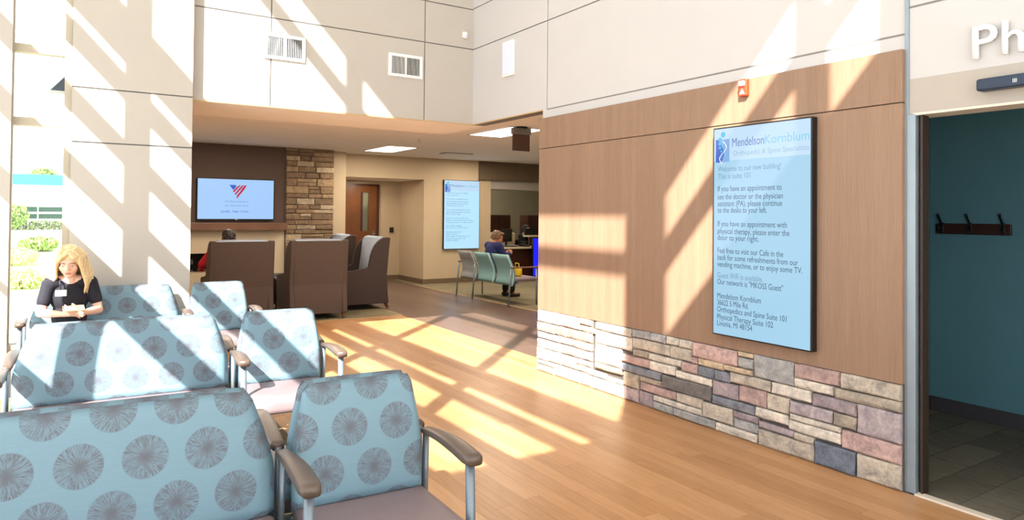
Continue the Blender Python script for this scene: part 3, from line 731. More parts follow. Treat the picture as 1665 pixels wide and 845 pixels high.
def arm_mesh(x, parent):
    """curved arm cap on a steel post"""
    bm = bmesh.new(); prof = []
    for i in range(15):
        t_ = i/14; y = .01-.435*t_
        z = .655+.028*math.sin(PI*min(1, t_*1.15)*.62)-.014*t_**2
        hw = .022+.014*min(1, t_*1.6)
        if i == 14: hw *= .78
        th = .0125+.0065*t_
        prof.append((y, z, hw, th))
    rings = []
    for y, z, hw, th in prof:
        rings.append([bm.verts.new((x+hw*math.copysign(abs(math.cos(a))**.55, math.cos(a)), y, z+th*math.copysign(abs(math.sin(a))**.45, math.sin(a)))) for a in [2*PI*k/16 for k in range(16)]])
    for a, b in zip(rings, rings[1:]):
        for k in range(16): bm.faces.new((a[k], a[(k+1) % 16], b[(k+1) % 16], b[k]))
    bm.faces.new(rings[0][::-1]); bm.faces.new(rings[-1])
    arm = bm_obj('armrest', bm, 'arm_brown', parent, None, True)
    arm['label'] = 'dark curved arm cap'
    tube('arm_post', [(x, -.385, .645), (x, -.395, .40), (x, -.40, .015)], .017, 'steel_post', parent, 12)
    tube('arm_bracket', [(x, .006, .655), (x, .012, .45), (x, .012, .015)], .013, 'steel_post', parent, 10)
    return arm
def legs(xs, parent):
    for x in xs:
        for y in (-.40, .012): tube('leg', [(x, y, .375), (x, y, .005)], .015, 'steel_post', parent, 10)
def loveseat(label, group):
    t = thing('waiting_loveseat', label, 'loveseat', (0, 0, 0), 0, group)
    back_mesh(.535, .452, 'backrest', 'fabric_dots', t); seat_mesh(.53, t)
    for x in (-.565, .565): arm_mesh(x, t)
    for y in (-.42, -.02): box('seat_rail', -.56, .56, y, y+.025, .345, .375, 'steel_post', t)
    return t
def chair(label, group, side=1):
    t = thing('waiting_chair', label, 'chair', (0, 0, 0), 0, group)
    back_mesh(.248, .205, 'backrest', 'fabric_dots', t); seat_mesh(.245, t)
    arm_mesh(.275*side, t); legs([-.215*side], t)
    for y in (-.42, -.02): box('seat_rail', -.25, .25, y, y+.025, .345, .375, 'steel_post', t)
    return t
RA = math.radians(3)
KS = Vector((1.0325, 1.0325, .972))
def resize(t, k):
    for ch in t.children:
        ch.data.transform(Matrix.Diagonal((*k, 1))); ch.location = Vector(ch.location)*k
    return t
L0 = loveseat('dotted blue loveseat in the shaded front row nearest the camera', 'dotted loveseats'); resize(L0, KS); L0.location = (.098, 2.615, 0); L0.rotation_euler = (0, 0, -RA)
K0 = chair('dotted blue chair with dark arms beside the front row loveseat', 'dotted waiting chairs'); resize(K0, KS); K0.location = (.966, 2.570, 0); K0.rotation_euler = (0, 0, -RA)
def put(src, x, y, rz, label):
    c = copy_tree(src); c.location = (x, y, 0); c.rotation_euler = (0, 0, rz); c['label'] = label; return c
put(L0, .315, 4.625, -RA, 'sunlit dotted loveseat in the middle row in front of the blonde woman')
put(K0, 1.182, 4.58, -RA, 'half shaded dotted chair in the middle row beside the oak floor')
put(L0, .315, 6.785, -RA*.6, 'dotted loveseat against the pillar where the blonde woman sits')
put(K0, 1.182, 6.76, -RA, 'dotted chair in the rear row before the brown lounge armchairs')
put(L0, .102, 2.700, PI-RA, 'loveseat backing onto the front row loveseat and facing the lounge')
K1 = chair('chair', 'dotted waiting chairs', -1)
resize(K1, KS)
put(K1, .970, 2.655, PI-RA, 'chair backing onto the front row single chair and facing the lounge')
put(L0, .319, 4.710, PI-RA, 'loveseat backing onto the middle row loveseat facing the woman')
K1.location = (1.186, 4.665, 0); K1.rotation_euler = (0, 0, PI-RA); K1['label'] = 'chair backing onto the middle row single chair facing the lounge'

# ------------------------------------------------------------------ lounge armchairs
def lounge(label, shell='lounge_brown', loc=(0, 0, 0), rz=0):
    """high backed wing armchair, faces local -Y, back plane at y=0"""
    t = thing('lounge_armchair', label, 'armchair', loc, rz, 'high backed lounge armchairs')
    hw = .41
    def side(s):
        bm = bmesh.new()
        poly = [(.02, .085), (-.03, .50), (.035, 1.125), (-.03, 1.13)]
        for k in range(1, 9):
            a = k/8*PI/2; poly.append((-.03-.30*math.sin(a)*.92-.0, .66+.47*math.cos(a)))
        poly += [(-.36, .635), (-.70, .605), (-.735, .58), (-.72, .085)]
        prism(bm, poly, 'x', s*hw, s*(hw-.07)); bmesh.ops.bevel(bm, geom=[e for e in bm.edges], offset=.008, segments=1, affect='EDGES')
        return bm_obj('side_panel', bm, shell, t)
    side(1); side(-1)
    bm = bmesh.new(); prism(bm, [(.0, .085), (-.02, .5), (.03, 1.115), (-.05, 1.115), (-.10, .5), (-.08, .085)], 'x', -hw+.06, hw-.06)
    bm_obj('back_panel', bm, shell, t)
    bm = bmesh.new(); prism(bm, [(-.10, .40), (-.055, 1.115), (-.025, 1.142), (-.10, 1.142), (-.155, 1.10), (-.24, .42)], 'x', -hw+.072, hw-.072); bmesh.ops.bevel(bm, geom=bm.edges[:], offset=.022, segments=2, affect='EDGES')
    bm_obj('back_cushion', bm, 'lounge_blue', t, None, True)
    box('seat_cushion', -hw+.072, hw-.072, -.74, -.20, .34, .47, 'lounge_dark', t, .04, 3, True)
    box('front_rail', -hw+.06, hw-.06, -.71, -.10, .09, .34, shell, t, .006)
    for x in (-hw+.05, hw-.05):
        for y, dy in ((-.03, .05), (-.67, -.02)):
            bm = bmesh.new(); ring_tube(bm, [(x, y, .10), (x, y+dy, .005)], [.034, .02], 4); bm_obj('leg', bm, 'door_wood', t)
    return t
lounge('brown high backed armchair left of the pair, hiding a person in red', loc=(2.0, 9.72, .004), rz=PI)
lounge('brown high backed armchair beside the carpet edge, its plain back to the atrium', loc=(3.03, 9.68, .004), rz=PI)
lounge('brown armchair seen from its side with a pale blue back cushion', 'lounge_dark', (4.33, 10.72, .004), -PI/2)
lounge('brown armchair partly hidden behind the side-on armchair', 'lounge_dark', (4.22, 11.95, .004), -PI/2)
t = thing('ottoman', 'low black leather ottoman between the armchairs and the fireplace', 'ottoman', (2.95, 10.95, .004))
box('cushion', -.33, .33, -.33, .33, .12, .55, 'lounge_black', t, .06, 4, True)
for x in (-.26, .26):
    for y in (-.26, .26): tube('leg', [(x, y, .13), (x, y, 0)], .02, 'door_wood', t, 8)
t = thing('fireplace_lamp', 'small dark ornament standing in the firebox opening', 'ornament', (1.88, 13.4, .45))
bm = bmesh.new(); ring_tube(bm, [(0, 0, 0), (0, 0, .02), (0, 0, .05), (0, 0, .16), (0, 0, .24), (0, 0, .27)], [.06, .06, .03, .06, .05, .02], 12); bm_obj('body', bm, 'reveal', t, None, True)

# ------------------------------------------------------------------ the three-seat bench and the reception
t = thing('waiting_bench', 'three seat teal and grey bench seen from behind, man in blue seated', 'bench', (6.19, 10.45, .004))
for k, (y, mt) in enumerate(((-.615, 'bench_teal'), (0, 'bench_teal'), (.615, 'fabric_grey'))):
    bm = bmesh.new(); NZ, NY = 12, 8
    gr = []
    for sd_ in (0, 1):
        g = []
        for j in range(NZ+1):
            s = j/NZ; z = .33+.52*s; xx = .055*math.sin(s*PI*1.25)-.05*s
            w_ = .300-.018*s
            row = []
            for i in range(NY+1):
                q = -1+2*i/NY; e = (1-abs(q)**8)**.5*(1-abs(2*s-1)**12)**.5
                row.append(bm.verts.new((xx+.03+(.032*e if sd_ else -.032*e), y+q*w_, z)))
            g.append(row)
        gr.append(g)
    for sd_ in (0, 1):
        g = gr[sd_]
        for j in range(NZ):
            for i in range(NY):
                f = (g[j][i], g[j][i+1], g[j+1][i+1], g[j+1][i]); bm.faces.new(f if sd_ else f[::-1])
    bmesh.ops.remove_doubles(bm, verts=bm.verts, dist=.0004)
    b_ = bm_obj('backrest', bm, mt, t, None, True)
    if k == 2: b_['label'] = 'grey dotted back of the farthest seat'
    pts = [(.055*math.sin(s*PI*1.25)-.05*s-.004, y-.296+.016*s, .33+.52*s) for s in [i/10 for i in range(11)]]
    tube('piping', pts, .009, 'bench_piping', b_, 8)
    box('seat', .05, .56, y-.295, y+.295, .40, .46, 'vinyl', t, .025, 3, True)
for y in (-.90, .30, .90): tube('leg', [(-.01, y, .62), (-.03, y, .36), (-.06, y, .0)], .014, 'steel_post', t, 10)
for y in (-.90, .90):
    tube('leg', [(.50, y, .62), (.50, y, 0)], .014, 'steel_post', t, 10)
    bm = bmesh.new(); add_box(bm, -.02, .56, y-.025, y+.025, .62, .645, .008); bm_obj('armrest', bm, 'mantel_wood', t)
box('seat_rail', .1, .14, -.90, .90, .36, .40, 'steel_post', t)

t = thing('reception_desk', 'dark wooden reception desk with pale worktops at the far right', 'desk', (10.6, 13.75, .004))
box('front_panel', -2.1, 1.3, 0, .05, 0, .70, 'dark_wood', t); box('side_panel', -2.1, -2.05, .05, .75, 0, .70, 'dark_wood', t)
box('worktop', -2.2, 1.3, -.12, .80, .70, .745, 'counter_pale', t, .008)
box('riser', -.95, 1.3, .35, .40, .745, .96, 'dark_wood', t); box('transaction_top', -1.0, 1.3, .25, .58, .96, 1.0, 'counter_pale', t, .008)
t = thing('light_panel', 'glowing deep blue panel on the reception desk front', 'light panel', (9.46, 13.52, .004))
bm = bmesh.new(); add_box(bm, -.1, .35, .0, .06, 0, .98); bm_obj('housing', bm, 'black_plastic', t)
box('glow_face', -.085, .34, -.006, 0, .05, .95, 'blue_glow', t)
def cabinet(x0, x1, lab):
    t = thing('wood_cabinet', lab, 'cabinet', ((x0+x1)/2, 15.3, .004)); h = (x1-x0)/2
    box('carcass', -h, h, 0, .4, 0, 1.5, 'dark_wood', t, .004)
    for s in (-1, 1):
        d = box('door', min(0, s*h)+.006, max(0, s*h)-.006, -.02, 0, .06, 1.47, 'dark_wood', t, .003); tube('handle', [(s*.04, -.04, .75), (s*.04, -.04, .95)], .006, 'chrome', t, 6)
cabinet(9.1, 9.86, 'dark wooden cabinet behind the man in blue'); cabinet(10.42, 11.3, 'dark wooden cabinet behind the receptionist at the right')
t = thing('office_printer', 'pale office printer in front of the left dark cabinet', 'printer', (9.32, 14.9, .004))
box('stand', -.3, .3, -.2, .3, 0, .66, 'dark_wood', t); box('body', -.3, .3, -.22, .3, .66, 1.05, 'plaster', t, .03); box('paper_tray', -.2, .2, -.3, -.2, .74, .77, 'white_plastic', t)
def monitor(x, y, z, rz, lab):
    t = thing('computer_monitor', lab, 'monitor', (x, y, z), rz)
    box('screen', -.24, .24, -.02, .02, .10, .42, 'black_plastic', t, .006); box('stand', -.03, .03, .0, .03, .0, .2, 'black_plastic', t); box('foot', -.11, .11, -.07, .1, 0, .015, 'black_plastic', t, .004)
monitor(9.05, 14.2, .749, .5, 'black computer monitor on the desk beside the printer'); monitor(9.95, 14.35, .749, -.3, 'black computer monitor in front of the receptionist')
t = thing('desk_keyboard', 'black keyboard lying on the pale reception worktop', 'keyboard', (8.95, 13.85, .749), .1)
box('body', -.22, .22, -.07, .07, 0, .02, 'black_plastic', t, .004); stuff(box('keys', -.20, .20, -.055, .055, .02, .026, 'reveal', t))
t = thing('desk_telephone', 'black desk telephone near the front of the reception desk', 'telephone', (9.3, 13.8, .749), .3)
bm = bmesh.new(); prism(bm, [(-.1, 0), (.1, 0), (.1, .07), (-.1, .03)], 'x', -.09, .09); bm_obj('base', bm, 'black_plastic', t)
bm = bmesh.new(); ring_tube(bm, [(-.06, -.09, .07), (-.06, -.06, .09), (-.06, .06, .11), (-.06, .09, .095)], [.026, .02, .02, .026], 8); bm_obj('handset', bm, 'black_matt', t, None, True)
t = thing('tote_bag', 'yellow bag on the floor by the bench beyond the grey arm', 'bag', (6.50, 9.86, .466))
box('body', -.05, .05, -.10, .10, 0, .15, 'yellow_bag', t, .03, 3, True); tube('handle', [(0, -.06, .14), (0, -.05, .22), (0, .05, .22), (0, .06, .14)], .006, 'yellow_bag', t, 6)

# ------------------------------------------------------------------ people
def blob(name, prims, voxel, mat, parent, smooth=6):
    """one continuous skin over tapered capsules ('c') and ellipsoids ('e')"""
    vs, fs = [], []
    def sphere(c, r, mtx=None, u=12, v=7):
        rr = r if hasattr(r, '__len__') else (r, r, r); b = len(vs)
        for j in range(v+1):
            ph = PI*j/v
            for i in range(u):
                q = Vector((rr[0]*math.sin(ph)*math.cos(2*PI*i/u), rr[1]*math.sin(ph)*math.sin(2*PI*i/u), rr[2]*math.cos(ph)))
                vs.append(Vector(c) + (mtx.to_3x3() @ q if mtx else q))
        for j in range(v):
            for i in range(u): fs.append((b+j*u+i, b+j*u+u+i, b+j*u+u+(i+1) % u, b+j*u+(i+1) % u))
    def cone(p0, p1, r0, r1, n=12):
        d = (p1-p0).normalized(); a = d.orthogonal().normalized(); e = d.cross(a); b = len(vs)
        for p, r in ((p0, r0), (p1, r1)):
            for i in range(n): vs.append(p+(a*math.cos(2*PI*i/n)+e*math.sin(2*PI*i/n))*r)
        for i in range(n): fs.append((b+i, b+(i+1) % n, b+n+(i+1) % n, b+n+i))
        fs.append(tuple(range(b+n-1, b-1, -1))); fs.append(tuple(range(b+n, b+2*n)))
    for p in prims:
        if p[0] == 'e': sphere(p[1], p[2], p[3] if len(p) > 3 else None, 18, 12)
        else:
            pts = [Vector(q) for q in p[1]]; rr = p[2]
            for q, r in zip(pts, rr): sphere(q, r)
            for i in range(len(pts)-1):
                if (pts[i+1]-pts[i]).length > 1e-4: cone(pts[i], pts[i+1], rr[i], rr[i+1])
    me = bpy.data.meshes.new(name); me.from_pydata(vs, [], fs)
    o = bpy.data.objects.new(name, me); C.objects.link(o)
    md = o.modifiers.new('r', 'REMESH'); md.mode = 'VOXEL'; md.voxel_size = voxel; md.use_smooth_shade = True
    ms = o.modifiers.new('s', 'SMOOTH'); ms.iterations = smooth; ms.factor = .5
    bpy.context.view_layer.update()
    m2 = bpy.data.meshes.new_from_object(o.evaluated_get(bpy.context.evaluated_depsgraph_get()))
    bpy.data.objects.remove(o); bpy.data.meshes.remove(me); m2.name = name
    for q in m2.polygons: q.use_smooth = True
    return link(name, m2, mat, parent)
def head_prims(c, pitch, yaw, s=1.0):
    """c: skull centre; face looks along local -Y"""
    Rm = Euler((pitch, 0, yaw), 'ZXY').to_matrix()
    Rm = Matrix.Rotation(yaw, 3, 'Z') @ Matrix.Rotation(pitch, 3, 'X')
    c = Vector(c); f = lambda x, y, z: c + Rm @ Vector((x*s, y*s, z*s)); M4 = Rm.to_4x4()
    e = lambda p, r: ('e', f(*p), tuple(q*s for q in r), M4)
    pr = [e((0, .012, .02), (.074, .092, .088)), e((0, -.03, -.035), (.060, .062, .078)), e((0, -.055, -.088), (.034, .030, .026)),
          e((-.036, -.055, -.03), (.026, .026, .030)), e((.036, -.055, -.03), (.026, .026, .030)), e((0, -.068, .025), (.052, .022, .022)),
          ('c', [f(0, -.088, .006), f(0, -.103, -.022)], [.009*s, .0125*s]), e((-.011, -.094, -.027), (.009, .009, .007)), e((.011, -.094, -.027), (.009, .009, .007)),
          e((0, -.085, -.060), (.024, .010, .011)), e((-.076, .012, -.012), (.010, .020, .030)), e((.076, .012, -.012), (.010, .020, .030))]
    return pr, f, M4
def face_parts(t, f, M4, s, brow='hair_brown'):
    for sx in (-1, 1):
        bm = bmesh.new(); bmesh.ops.create_uvsphere(bm, u_segments=10, v_segments=8, radius=1, matrix=Matrix.Translation(f(sx*.031, -.079, .004)) @ M4 @ Matrix.Diagonal((.0115*s, .007*s, .0034*s, 1))); ey = bm_obj('eye', bm, 'eye_white', t, None, True)
        bm = bmesh.new(); bmesh.ops.create_uvsphere(bm, u_segments=8, v_segments=6, radius=1, matrix=Matrix.Translation(f(sx*.031, -.0865, .0015)) @ M4 @ Matrix.Diagonal((.0052*s, .003*s, .0040*s, 1))); bm_obj('iris', bm, 'iris', ey, None, True)
        tube('eyebrow', [f(sx*.016, -.090, .024), f(sx*.032, -.091, .030), f(sx*.048, -.080, .024)], .0026*s, brow, t, 6)
    bm = bmesh.new(); bmesh.ops.create_uvsphere(bm, u_segments=10, v_segments=6, radius=1, matrix=Matrix.Translation(f(0, -.0925, -.059)) @ M4 @ Matrix.Diagonal((.021*s, .006*s, .0075*s, 1))); bm_obj('lips', bm, 'lips', t, None, True)
def hand_prims(w, d, up, side, curl, s=1.0):
    """w wrist, d finger direction, up = back of the hand, side = thumb direction"""
    w, d, up, side = Vector(w), Vector(d).normalized(), Vector(up).normalized(), Vector(side).normalized()
    pr = [('c', [w, w+d*.05*s], [.022*s, .026*s])]
    for k in range(4): pr.append(('c', [w+d*.02*s+side*(.012-.008*k)*s, w+d*.082*s+side*(.030-.0195*k)*s], [.013*s, .0115*s]))
    for k, ln in enumerate((.066, .074, .068, .052)):
        b = w+d*.085*s+side*(.031-.0205*k)*s; pts = [b]; a = 0
        for q in (.42, .32, .26):
            a += curl; pts.append(pts[-1]+(d*math.cos(a)-up*math.sin(a))*ln*q*s)
        pr.append(('c', pts, [.0098*s, .0092*s, .0084*s, .0072*s]))
    b = w+d*.025*s+side*.024*s
    pr.append(('c', [b, b+(d*.5+side*.75-up*.15)*.036*s, b+(d*.9+side*.85-up*.4)*.054*s], [.0145*s, .0115*s, .009*s]))
    return pr
def seated(label, loc, rz, J, skin, shirt, trousers, hair=None, s=1.0, voxel=.006, sleeves=.55, face=True, pitch=.45, yaw=0, group=None, g=1.0):
    """seated figure facing local -Y; origin on the floor under the hips"""
    t = thing('person', label, 'person', loc, rz, group)
    V = lambda q: Vector(q)*1
    pel, che, nk, hd = V(J['pelvis']), V(J['chest']), V(J['neck']), V(J['head'])
    hp, f, M4 = head_prims(hd, pitch, yaw, s)
    body = list(hp)
    body += [('c', [nk+Vector((0, .015, -.05)), nk, hd+Vector((0, .02, -.05))], [.060*s*g, .052*s*g, .050*s*g]),
             ('e', che, (.150*s*g, .105*s*g, .155*s*g)), ('e', (pel+che)/2, (.130*s*g, .098*s*g, .16*s*g)), ('e', pel, (.165*s*g, .125*s*g, .12*s*g)),
             ('c', [nk+Vector((0, .02, -.03)), V(J['shR'])], [.055*s*g, .056*s*g]), ('c', [nk+Vector((0, .02, -.03)), V(J['shL'])], [.055*s*g, .056*s*g])]
    for sd in 'RL':
        sh, el, wr_ = V(J['sh'+sd]), V(J['el'+sd]), V(J['wr'+sd]); hi, kn, an, to = [V(J[q+sd]) for q in ('hi', 'kn', 'an', 'to')]
        body += [('c', [sh, (sh+el)/2, el], [.053*s*g, .047*s*g, .039*s*g]), ('c', [el, el*.6+wr_*.4, wr_], [.040*s*g, .037*s*g, .024*s*g]),
                 ('c', [hi, (hi+kn)/2, kn], [.088*s*g, .075*s*g, .056*s*g]), ('c', [kn, kn*.62+an*.38, an], [.056*s*g, .056*s*g, .036*s*g]), ('c', [an, to], [.038*s*g, .030*s*g])]
        h_ = J['hand'+sd]; body += hand_prims(wr_, h_[0], h_[1], h_[2], h_[3], s)
    bo = blob('body', body, voxel, skin, t, 4)
    o = .012*s*g; cl = []
    cl += [('e', che, (.150*s*g+o, .105*s*g+o, .150*s*g+o*.5)), ('e', (pel+che)/2, (.134*s*g+o, .104*s*g+o, .17*s*g)), ('e', pel+Vector((0, 0, .03)), (.166*s*g+o, .126*s*g+o, .10*s*g)),
           ('c', [nk+Vector((0, .035, -.048)), V(J['shR'])+Vector((.02, 0, 0))], [.050*s*g+o, .056*s*g+o]), ('c', [nk+Vector((0, .035, -.048)), V(J['shL'])-Vector((.02, 0, 0))], [.050*s*g+o, .056*s*g+o])]
    for sd in 'RL':
        sh, el, wr_ = V(J['sh'+sd]), V(J['el'+sd]), V(J['wr'+sd])
        if sleeves <= 1: e = sh+(el-sh)*sleeves; cl.append(('c', [sh, e], [.047*s*g+o*.8, .046*s*g+o]))
        else: cl += [('c', [sh, el], [.054*s*g+o, .042*s*g+o]), ('c', [el, el+(wr_-el)*.9], [.042*s*g+o, .027*s*g+o])]
    blob('shirt', cl, voxel*1.15, shirt, t, 5)
    tr = [('e', pel, (.167*s*g+o, .127*s*g+o, .115*s*g))]
    for sd in 'RL':
        hi, kn, an, to = [V(J[q+sd]) for q in ('hi', 'kn', 'an', 'to')]
        tr += [('c', [hi, kn], [.090*s*g+o*.7, .058*s*g+o]), ('c', [kn, kn*.1+an*.9], [.058*s*g+o, .046*s*g+o])]
    blob('trousers', tr, .010, trousers, t, 4)
    for sd in 'RL':
        an, to = V(J['an'+sd]), V(J['to'+sd])
        blob('shoe', [('c', [an+Vector((0, .03, -.045)), to], [.042*s*g, .036*s*g]), ('c', [an+Vector((0, 0, -.02)), an+Vector((0, .01, -.04))], [.044*s*g, .044*s*g])], .009, 'shoe', t, 3)
    if face: face_parts(t, f, M4, s)
    if hair: hair(t, f, s)
    return t, f
def J_seat(h=.50, lean=0, sh=.175, sc_=1.0):
    J = dict(pelvis=(0, .0, h+.03), chest=(0, .02-lean*.6, h+.33), neck=(0, .015-lean, h+.50), head=(0, -.035-lean*1.2, h+.635))
    for sd, q in (('R', -1), ('L', 1)):
        J['sh'+sd] = (q*sh, .02-lean*.9, h+.445); J['hi'+sd] = (q*.09, -.03, h); J['kn'+sd] = (q*.11, -.45, h+.0); J['an'+sd] = (q*.11, -.40, .085); J['to'+sd] = (q*.12, -.55, .036)
    return J
def long_hair(mat):
    def fn(t, f, s):
        pr = [('e', f(0, .022, .035), (.088*s, .098*s, .088*s))]
        random.seed(5)
        for k in range(46):
            a = -2.28+4.56*k/45+random.uniform(-.04, .04)      # from one temple round the back to the other
            sx, sy = math.sin(a), math.cos(a); fr = max(0, -sy)
            r = .093+random.uniform(-.006, .014)
            L_ = random.uniform(.25, .31)-.02*fr
            wob = random.uniform(-.02, .02)
            pts = [f(sx*.05, .012+sy*.055, .108), f(sx*r, .015+sy*(r+.012), .045), f(sx*(r+.014), .015+sy*(r+.01), -.03), f(sx*(r+.036)+wob, .012+sy*(r+.0)-.01*fr, -.11),
                   f(sx*(r+.046)-wob, .010+sy*(r-.006)-.012*fr, -.18), f(sx*(r+.022)+wob*.5, .0+sy*(r-.012)-.02*fr, -L_+.035)]
            pr.append(('c', pts, [.012*s, .016*s, .0155*s, .0145*s, .013*s, .006*s]))
        for sx in (-1, 1):    # swept fringe framing the brow
            for k in range(4):
                pr.append(('c', [f(sx*.006+.01, -.06, .095), f(sx*(.04+.006*k), -.082+.004*k, .070), f(sx*(.068+.005*k), -.058+.006*k, .02), f(sx*(.084+.006*k), -.03+.008*k, -.05), f(sx*(.098+.004*k), -.03, -.13)], [.012*s, .013*s, .012*s, .013*s, .012*s]))
        blob('hair', pr, .0048, mat, t, 1)
    return fn
def short_hair(mat, long_=0):
    def fn(t, f, s):
        pr = [('e', f(0, .030, .040), (.086*s, .094*s, .082*s)), ('e', f(0, .060, -.01), (.076*s, .058*s, .070*s)), ('e', f(0, -.03, .085), (.066*s, .058*s, .030*s))]
        random.seed(9)
        for k in range(40):
            a = random.uniform(-2, 2); z = random.uniform(-.04, .10); r = .086*math.sqrt(max(.05, 1-((z-.03)/.11)**2))
            pr.append(('c', [f(math.sin(a)*r, .03+math.cos(a)*r, z), f(math.sin(a)*(r+.010), .03+math.cos(a)*(r+.012), z-.03-.05*long_)], [.014*s, .008*s]))
        blob('hair', pr, .007, mat, t, 2)
    return fn
# the blonde woman on the rear loveseat, looking down at the phone in her hands
J = J_seat(.495, .05, .142)
J['head'] = (-.012, -.085, 1.112)
J['elR'] = (-.195, -.07, .715); J['wrR'] = (-.055, -.225, .715); J['elL'] = (.195, -.05, .715); J['wrL'] = (.075, -.245, .72)
J['handR'] = ((.75, -.55, .12), (-.35, -.35, .85), (.1, -.6, .55), .34); J['handL'] = ((-.75, -.5, .10), (.3, -.45, -.8), (-.1, -.5, .6), .42)
wm, wf = seated('blonde woman in a navy top looking down at the phone she holds', (.035, 6.565, .004), .06, J, 'skin', 'cloth_navy', 'cloth_jeans', long_hair('hair_blonde'), 1.0, .005, .62, True, .40, -.22, None, .86)
box('name_badge', -.105, -.03, -.146, -.140, .845, .895, 'badge_white', wm, .002)
tube('lanyard', [(-.06, .0, 1.0), (-.075, -.10, .955), (-.068, -.137, .895)], .004, 'cloth_jeans', wm, 6)
t = thing('mobile_phone', 'tan cased phone held in the blonde woman\'s hands', 'phone', (.06, 6.275, .768), .1)
bm = bmesh.new(); add_box(bm, -.072, .072, -.036, .036, -.005, .005, .004); bmesh.ops.rotate(bm, cent=(0, 0, 0), matrix=Matrix.Rotation(.45, 3, 'X'), verts=bm.verts); bm_obj('case', bm, 'phone', t)
# man in blue on the teal bench, back towards the camera, head bent
J = J_seat(.50, .10, .20)
J['head'] = (.0, -.16, 1.09)
J['elR'] = (-.25, -.16, .76); J['wrR'] = (-.09, -.36, .80); J['elL'] = (.25, -.16, .76); J['wrL'] = (.08, -.36, .80)
J['handR'] = ((.5, -.8, .2), (-.3, -.2, .9), (.3, -.3, .7), .4); J['handL'] = ((-.5, -.8, .2), (.3, -.2, .9), (-.3, -.3, .7), .4)
seated('man in a dark blue top sitting on the teal bench, seen from behind', (6.50, 10.76, .004), PI/2, J, 'skin_dark', 'cloth_blue', 'cloth_black', short_hair('hair_brown'), 1.02, .008, 1.5, True, .45, -.35)
# person in red in the left brown armchair
J = J_seat(.52, .0, .20)
J['elR'] = (-.30, -.05, .80); J['wrR'] = (-.29, -.30, .70); J['elL'] = (.33, -.02, .80); J['wrL'] = (.30, -.28, .70)
J['handR'] = ((0, -1, 0), (0, 0, 1), (1, 0, 0), .2); J['handL'] = ((0, -1, 0), (0, 0, 1), (-1, 0, 0), .2)
seated('person in a red top in the left brown armchair, mostly hidden by its back', (1.90, 10.18, .004), PI, J, 'skin_dark', 'cloth_red', 'cloth_black', short_hair('hair_dark'), 1.0, .009, 1.5, False, .1, 0)
# receptionist behind the desk
J = J_seat(.50, .06, .18)
J['elR'] = (-.23, -.12, .78); J['wrR'] = (-.12, -.36, .80); J['elL'] = (.23, -.12, .78); J['wrL'] = (.12, -.36, .80)
J['handR'] = ((0, -1, 0), (0, 0, 1), (1, 0, 0), .3); J['handL'] = ((0, -1, 0), (0, 0, 1), (-1, 0, 0), .3)
seated('receptionist with dark hair in a black top behind the desk', (10.05, 15.0, .004), .5, J, 'skin', 'cloth_black', 'cloth_black', short_hair('hair_dark', 1), 1.0, .009, 1.5, True, .25, 0)
t = thing('office_chair', 'black office chair under the receptionist', 'chair', (10.08, 15.06, .004), .5)
box('seat', -.24, .24, -.30, .16, .37, .42, 'black_matt', t, .02); box('backrest', -.22, .22, .17, .21, .5, .85, 'black_matt', t, .015); tube('back_bar', [(0, .1, .39), (0, .22, .42), (0, .21, .6)], .02, 'black_plastic', t, 8); tube('pedestal', [(0, -.05, .05), (0, -.05, .38)], .03, 'black_plastic', t, 8)
for k in range(5): tube('foot', [(0, -.05, .07), (.28*math.cos(k*1.2566), -.05+.28*math.sin(k*1.2566), .03)], .022, 'black_plastic', t, 6)

# ------------------------------------------------------------------ outdoors, seen through the narrow window
box('ground_outside', -60, 40, 7.14, 150, -.5, -.17, 'asphalt')['kind'] = 'structure'
box('ground_outside', -60, 40, -60, -1.12, -.5, -.17, 'concrete')['kind'] = 'structure'
box('ground_outside', -60, -1.42, -1.12, 7.14, -.5, -.17, 'concrete')['kind'] = 'structure'
gs = sempty('ground_beds')
box('mulch_bed', -4, 1.4, 8.2, 14.5, -.17, -.14, 'mulch', gs); box('lawn', -12, 6, 16.5, 46, -.17, -.12, 'leaf_pale', gs)
for k, (y0, y1) in enumerate(((11.2, 11.5), (12.6, 12.95), (14.5, 15.3))): box('kerb', -4, 1.4, y0, y1, -.17, -.11, 'concrete', gs)
def shrub(name, label, cat, loc, rad, hgt, n, mat, size, group=None, trunk=.0):
    t = thing(name, label, cat, loc, 0, group)
    rng = random.Random(hash((round(loc[0], 2), round(loc[1], 2))) & 0xffff)
    vs, fs = [], []
    for k in range(n):
        u, a = rng.random(), rng.uniform(0, 2*PI); ph = math.acos(rng.uniform(-1, 1)); q = rng.uniform(.55, 1)
        p = Vector((rad*q*math.sin(ph)*math.cos(a), rad*q*math.sin(ph)*math.sin(a), trunk+hgt/2+hgt/2*q*math.cos(ph)))
        e = Euler((rng.uniform(0, 6), rng.uniform(0, 6), rng.uniform(0, 6))).to_matrix(); b = len(vs)
        for x, y in ((-.5, 0), (0, -.3), (.5, 0), (0, .3)): vs.append(p+e @ Vector((x*size, y*size, .1*size*abs(x))))
        fs.append((b, b+1, b+2, b+3))
    me = bpy.data.meshes.new('foliage'); me.from_pydata(vs, [], fs); stuff(link('foliage', me, mat, t))
    for k in range(3): tube('stem', [(0, 0, -.02), (rng.uniform(-.2, .2)*rad, rng.uniform(-.2, .2)*rad, trunk+hgt*.5)], .02+.02*trunk, 'bark', t, 6)
    return t
shrub('shrub', 'pale flowering shrub on the lawn nearest the window', 'shrub', (-.75, 17.6, -.13), .42, .42, 900, 'leaf_pale', .08)
shrub('shrub', 'darker low shrub beside the window mullion at the lawn edge', 'shrub', (-.18, 16.2, -.15), .2, .24, 500, 'leaf_green', .06)
shrub('shrub', 'wide pale shrub further back on the lawn', 'shrub', (-1.3, 25, -.13), .7, .55, 1400, 'leaf_pale', .10)
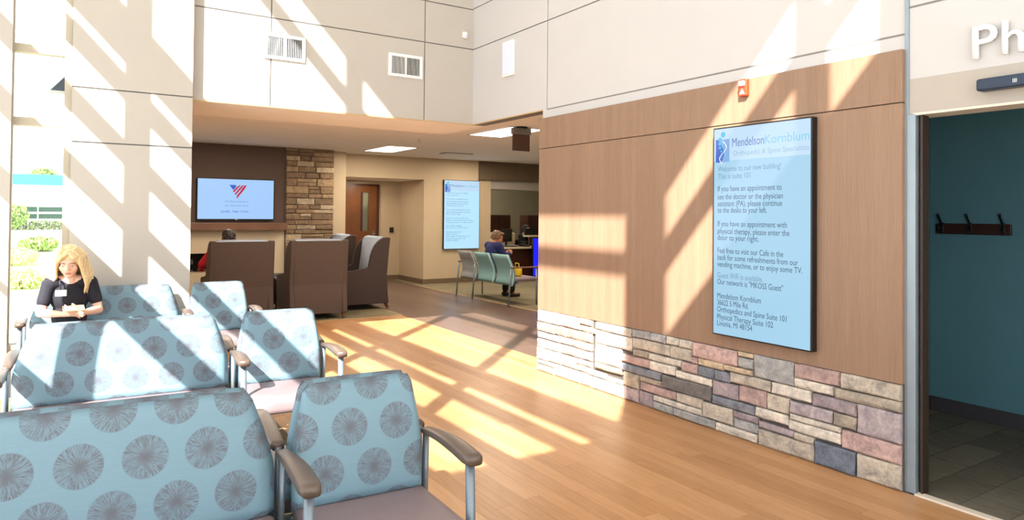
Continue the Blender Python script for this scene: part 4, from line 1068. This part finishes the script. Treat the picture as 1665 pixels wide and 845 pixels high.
shrub('shrub', 'green shrub in the middle of the sunny lawn', 'shrub', (-.9, 33, -.13), .7, .6, 1100, 'leaf_green', .18)
shrub('garden_tree', 'small bright green tree in front of the white building', 'tree', (-3.35, 55, -.17), 1.35, 1.9, 2200, 'leaf_green', .22, None, .35)
bd = thing('office_building', 'low white building with a teal roof band and dark ribbon windows', 'building', (0, 72, -.17))
box('wall', -16, 12, 0, 12, 0, 4.75, 'ext_white', bd); box('roof_band', -16.2, 12.2, -.3, 12.2, 3.85, 4.75, 'ext_teal', bd, .05)
for z in (.95, 1.55):
    for x in range(-14, 10, 3): box('window', x, x+2.9, -.05, 0.02, z, z+.42, 'ext_glass', bd)
hg = thing('hedge', 'clipped brownish hedge along the foot of the white building', 'hedge', (-2, 70.5, -.17))
me_v, me_f = [], []; rng = random.Random(3)
for k in range(5000):
    p = Vector((rng.uniform(-9, 9), rng.uniform(-.5, .5), rng.uniform(.0, .75))); e = Euler((rng.uniform(0, 6), rng.uniform(0, 6), 0)).to_matrix(); b = len(me_v)
    for x, y in ((-.5, 0), (0, -.3), (.5, 0), (0, .3)): me_v.append(p+e @ Vector((x*.2, y*.2, 0)))
    me_f.append((b, b+1, b+2, b+3))
me = bpy.data.meshes.new('foliage'); me.from_pydata(me_v, [], me_f); stuff(link('foliage', me, 'leaf_dark', hg))
for i, (x, y, r, h, lab) in enumerate(((-2.3, 96, 1.7, 3.0, 'rounded tree showing above the teal roof band'), (-6.2, 99, 1.9, 2.1, 'low tree crown showing above the roof at the left'), (1.7, 98, 2.0, 2.2, 'low tree crown showing above the roof beside the mullion'))):
    shrub('garden_tree', lab, 'tree', (x, y, -.17), r, h, 1600, 'leaf_green', .35, None, 3.6)
t = thing('wall_lamp', 'dark triangular outdoor wall lamp outside the narrow window', 'lamp', (-.06, 7.22, 2.56))
bm = bmesh.new(); prism(bm, [(-.075, .0), (.06, .0), (.06, .165)], 'y', -.05, .05); bm_obj('shade', bm, 'lamp_navy', t)
box('lens', -.078, .06, -.05, .05, -.03, 0, 'white_plastic', t); box('wall_plate', .06, .085, -.12, .06, -.05, .19, 'window_frame', t)
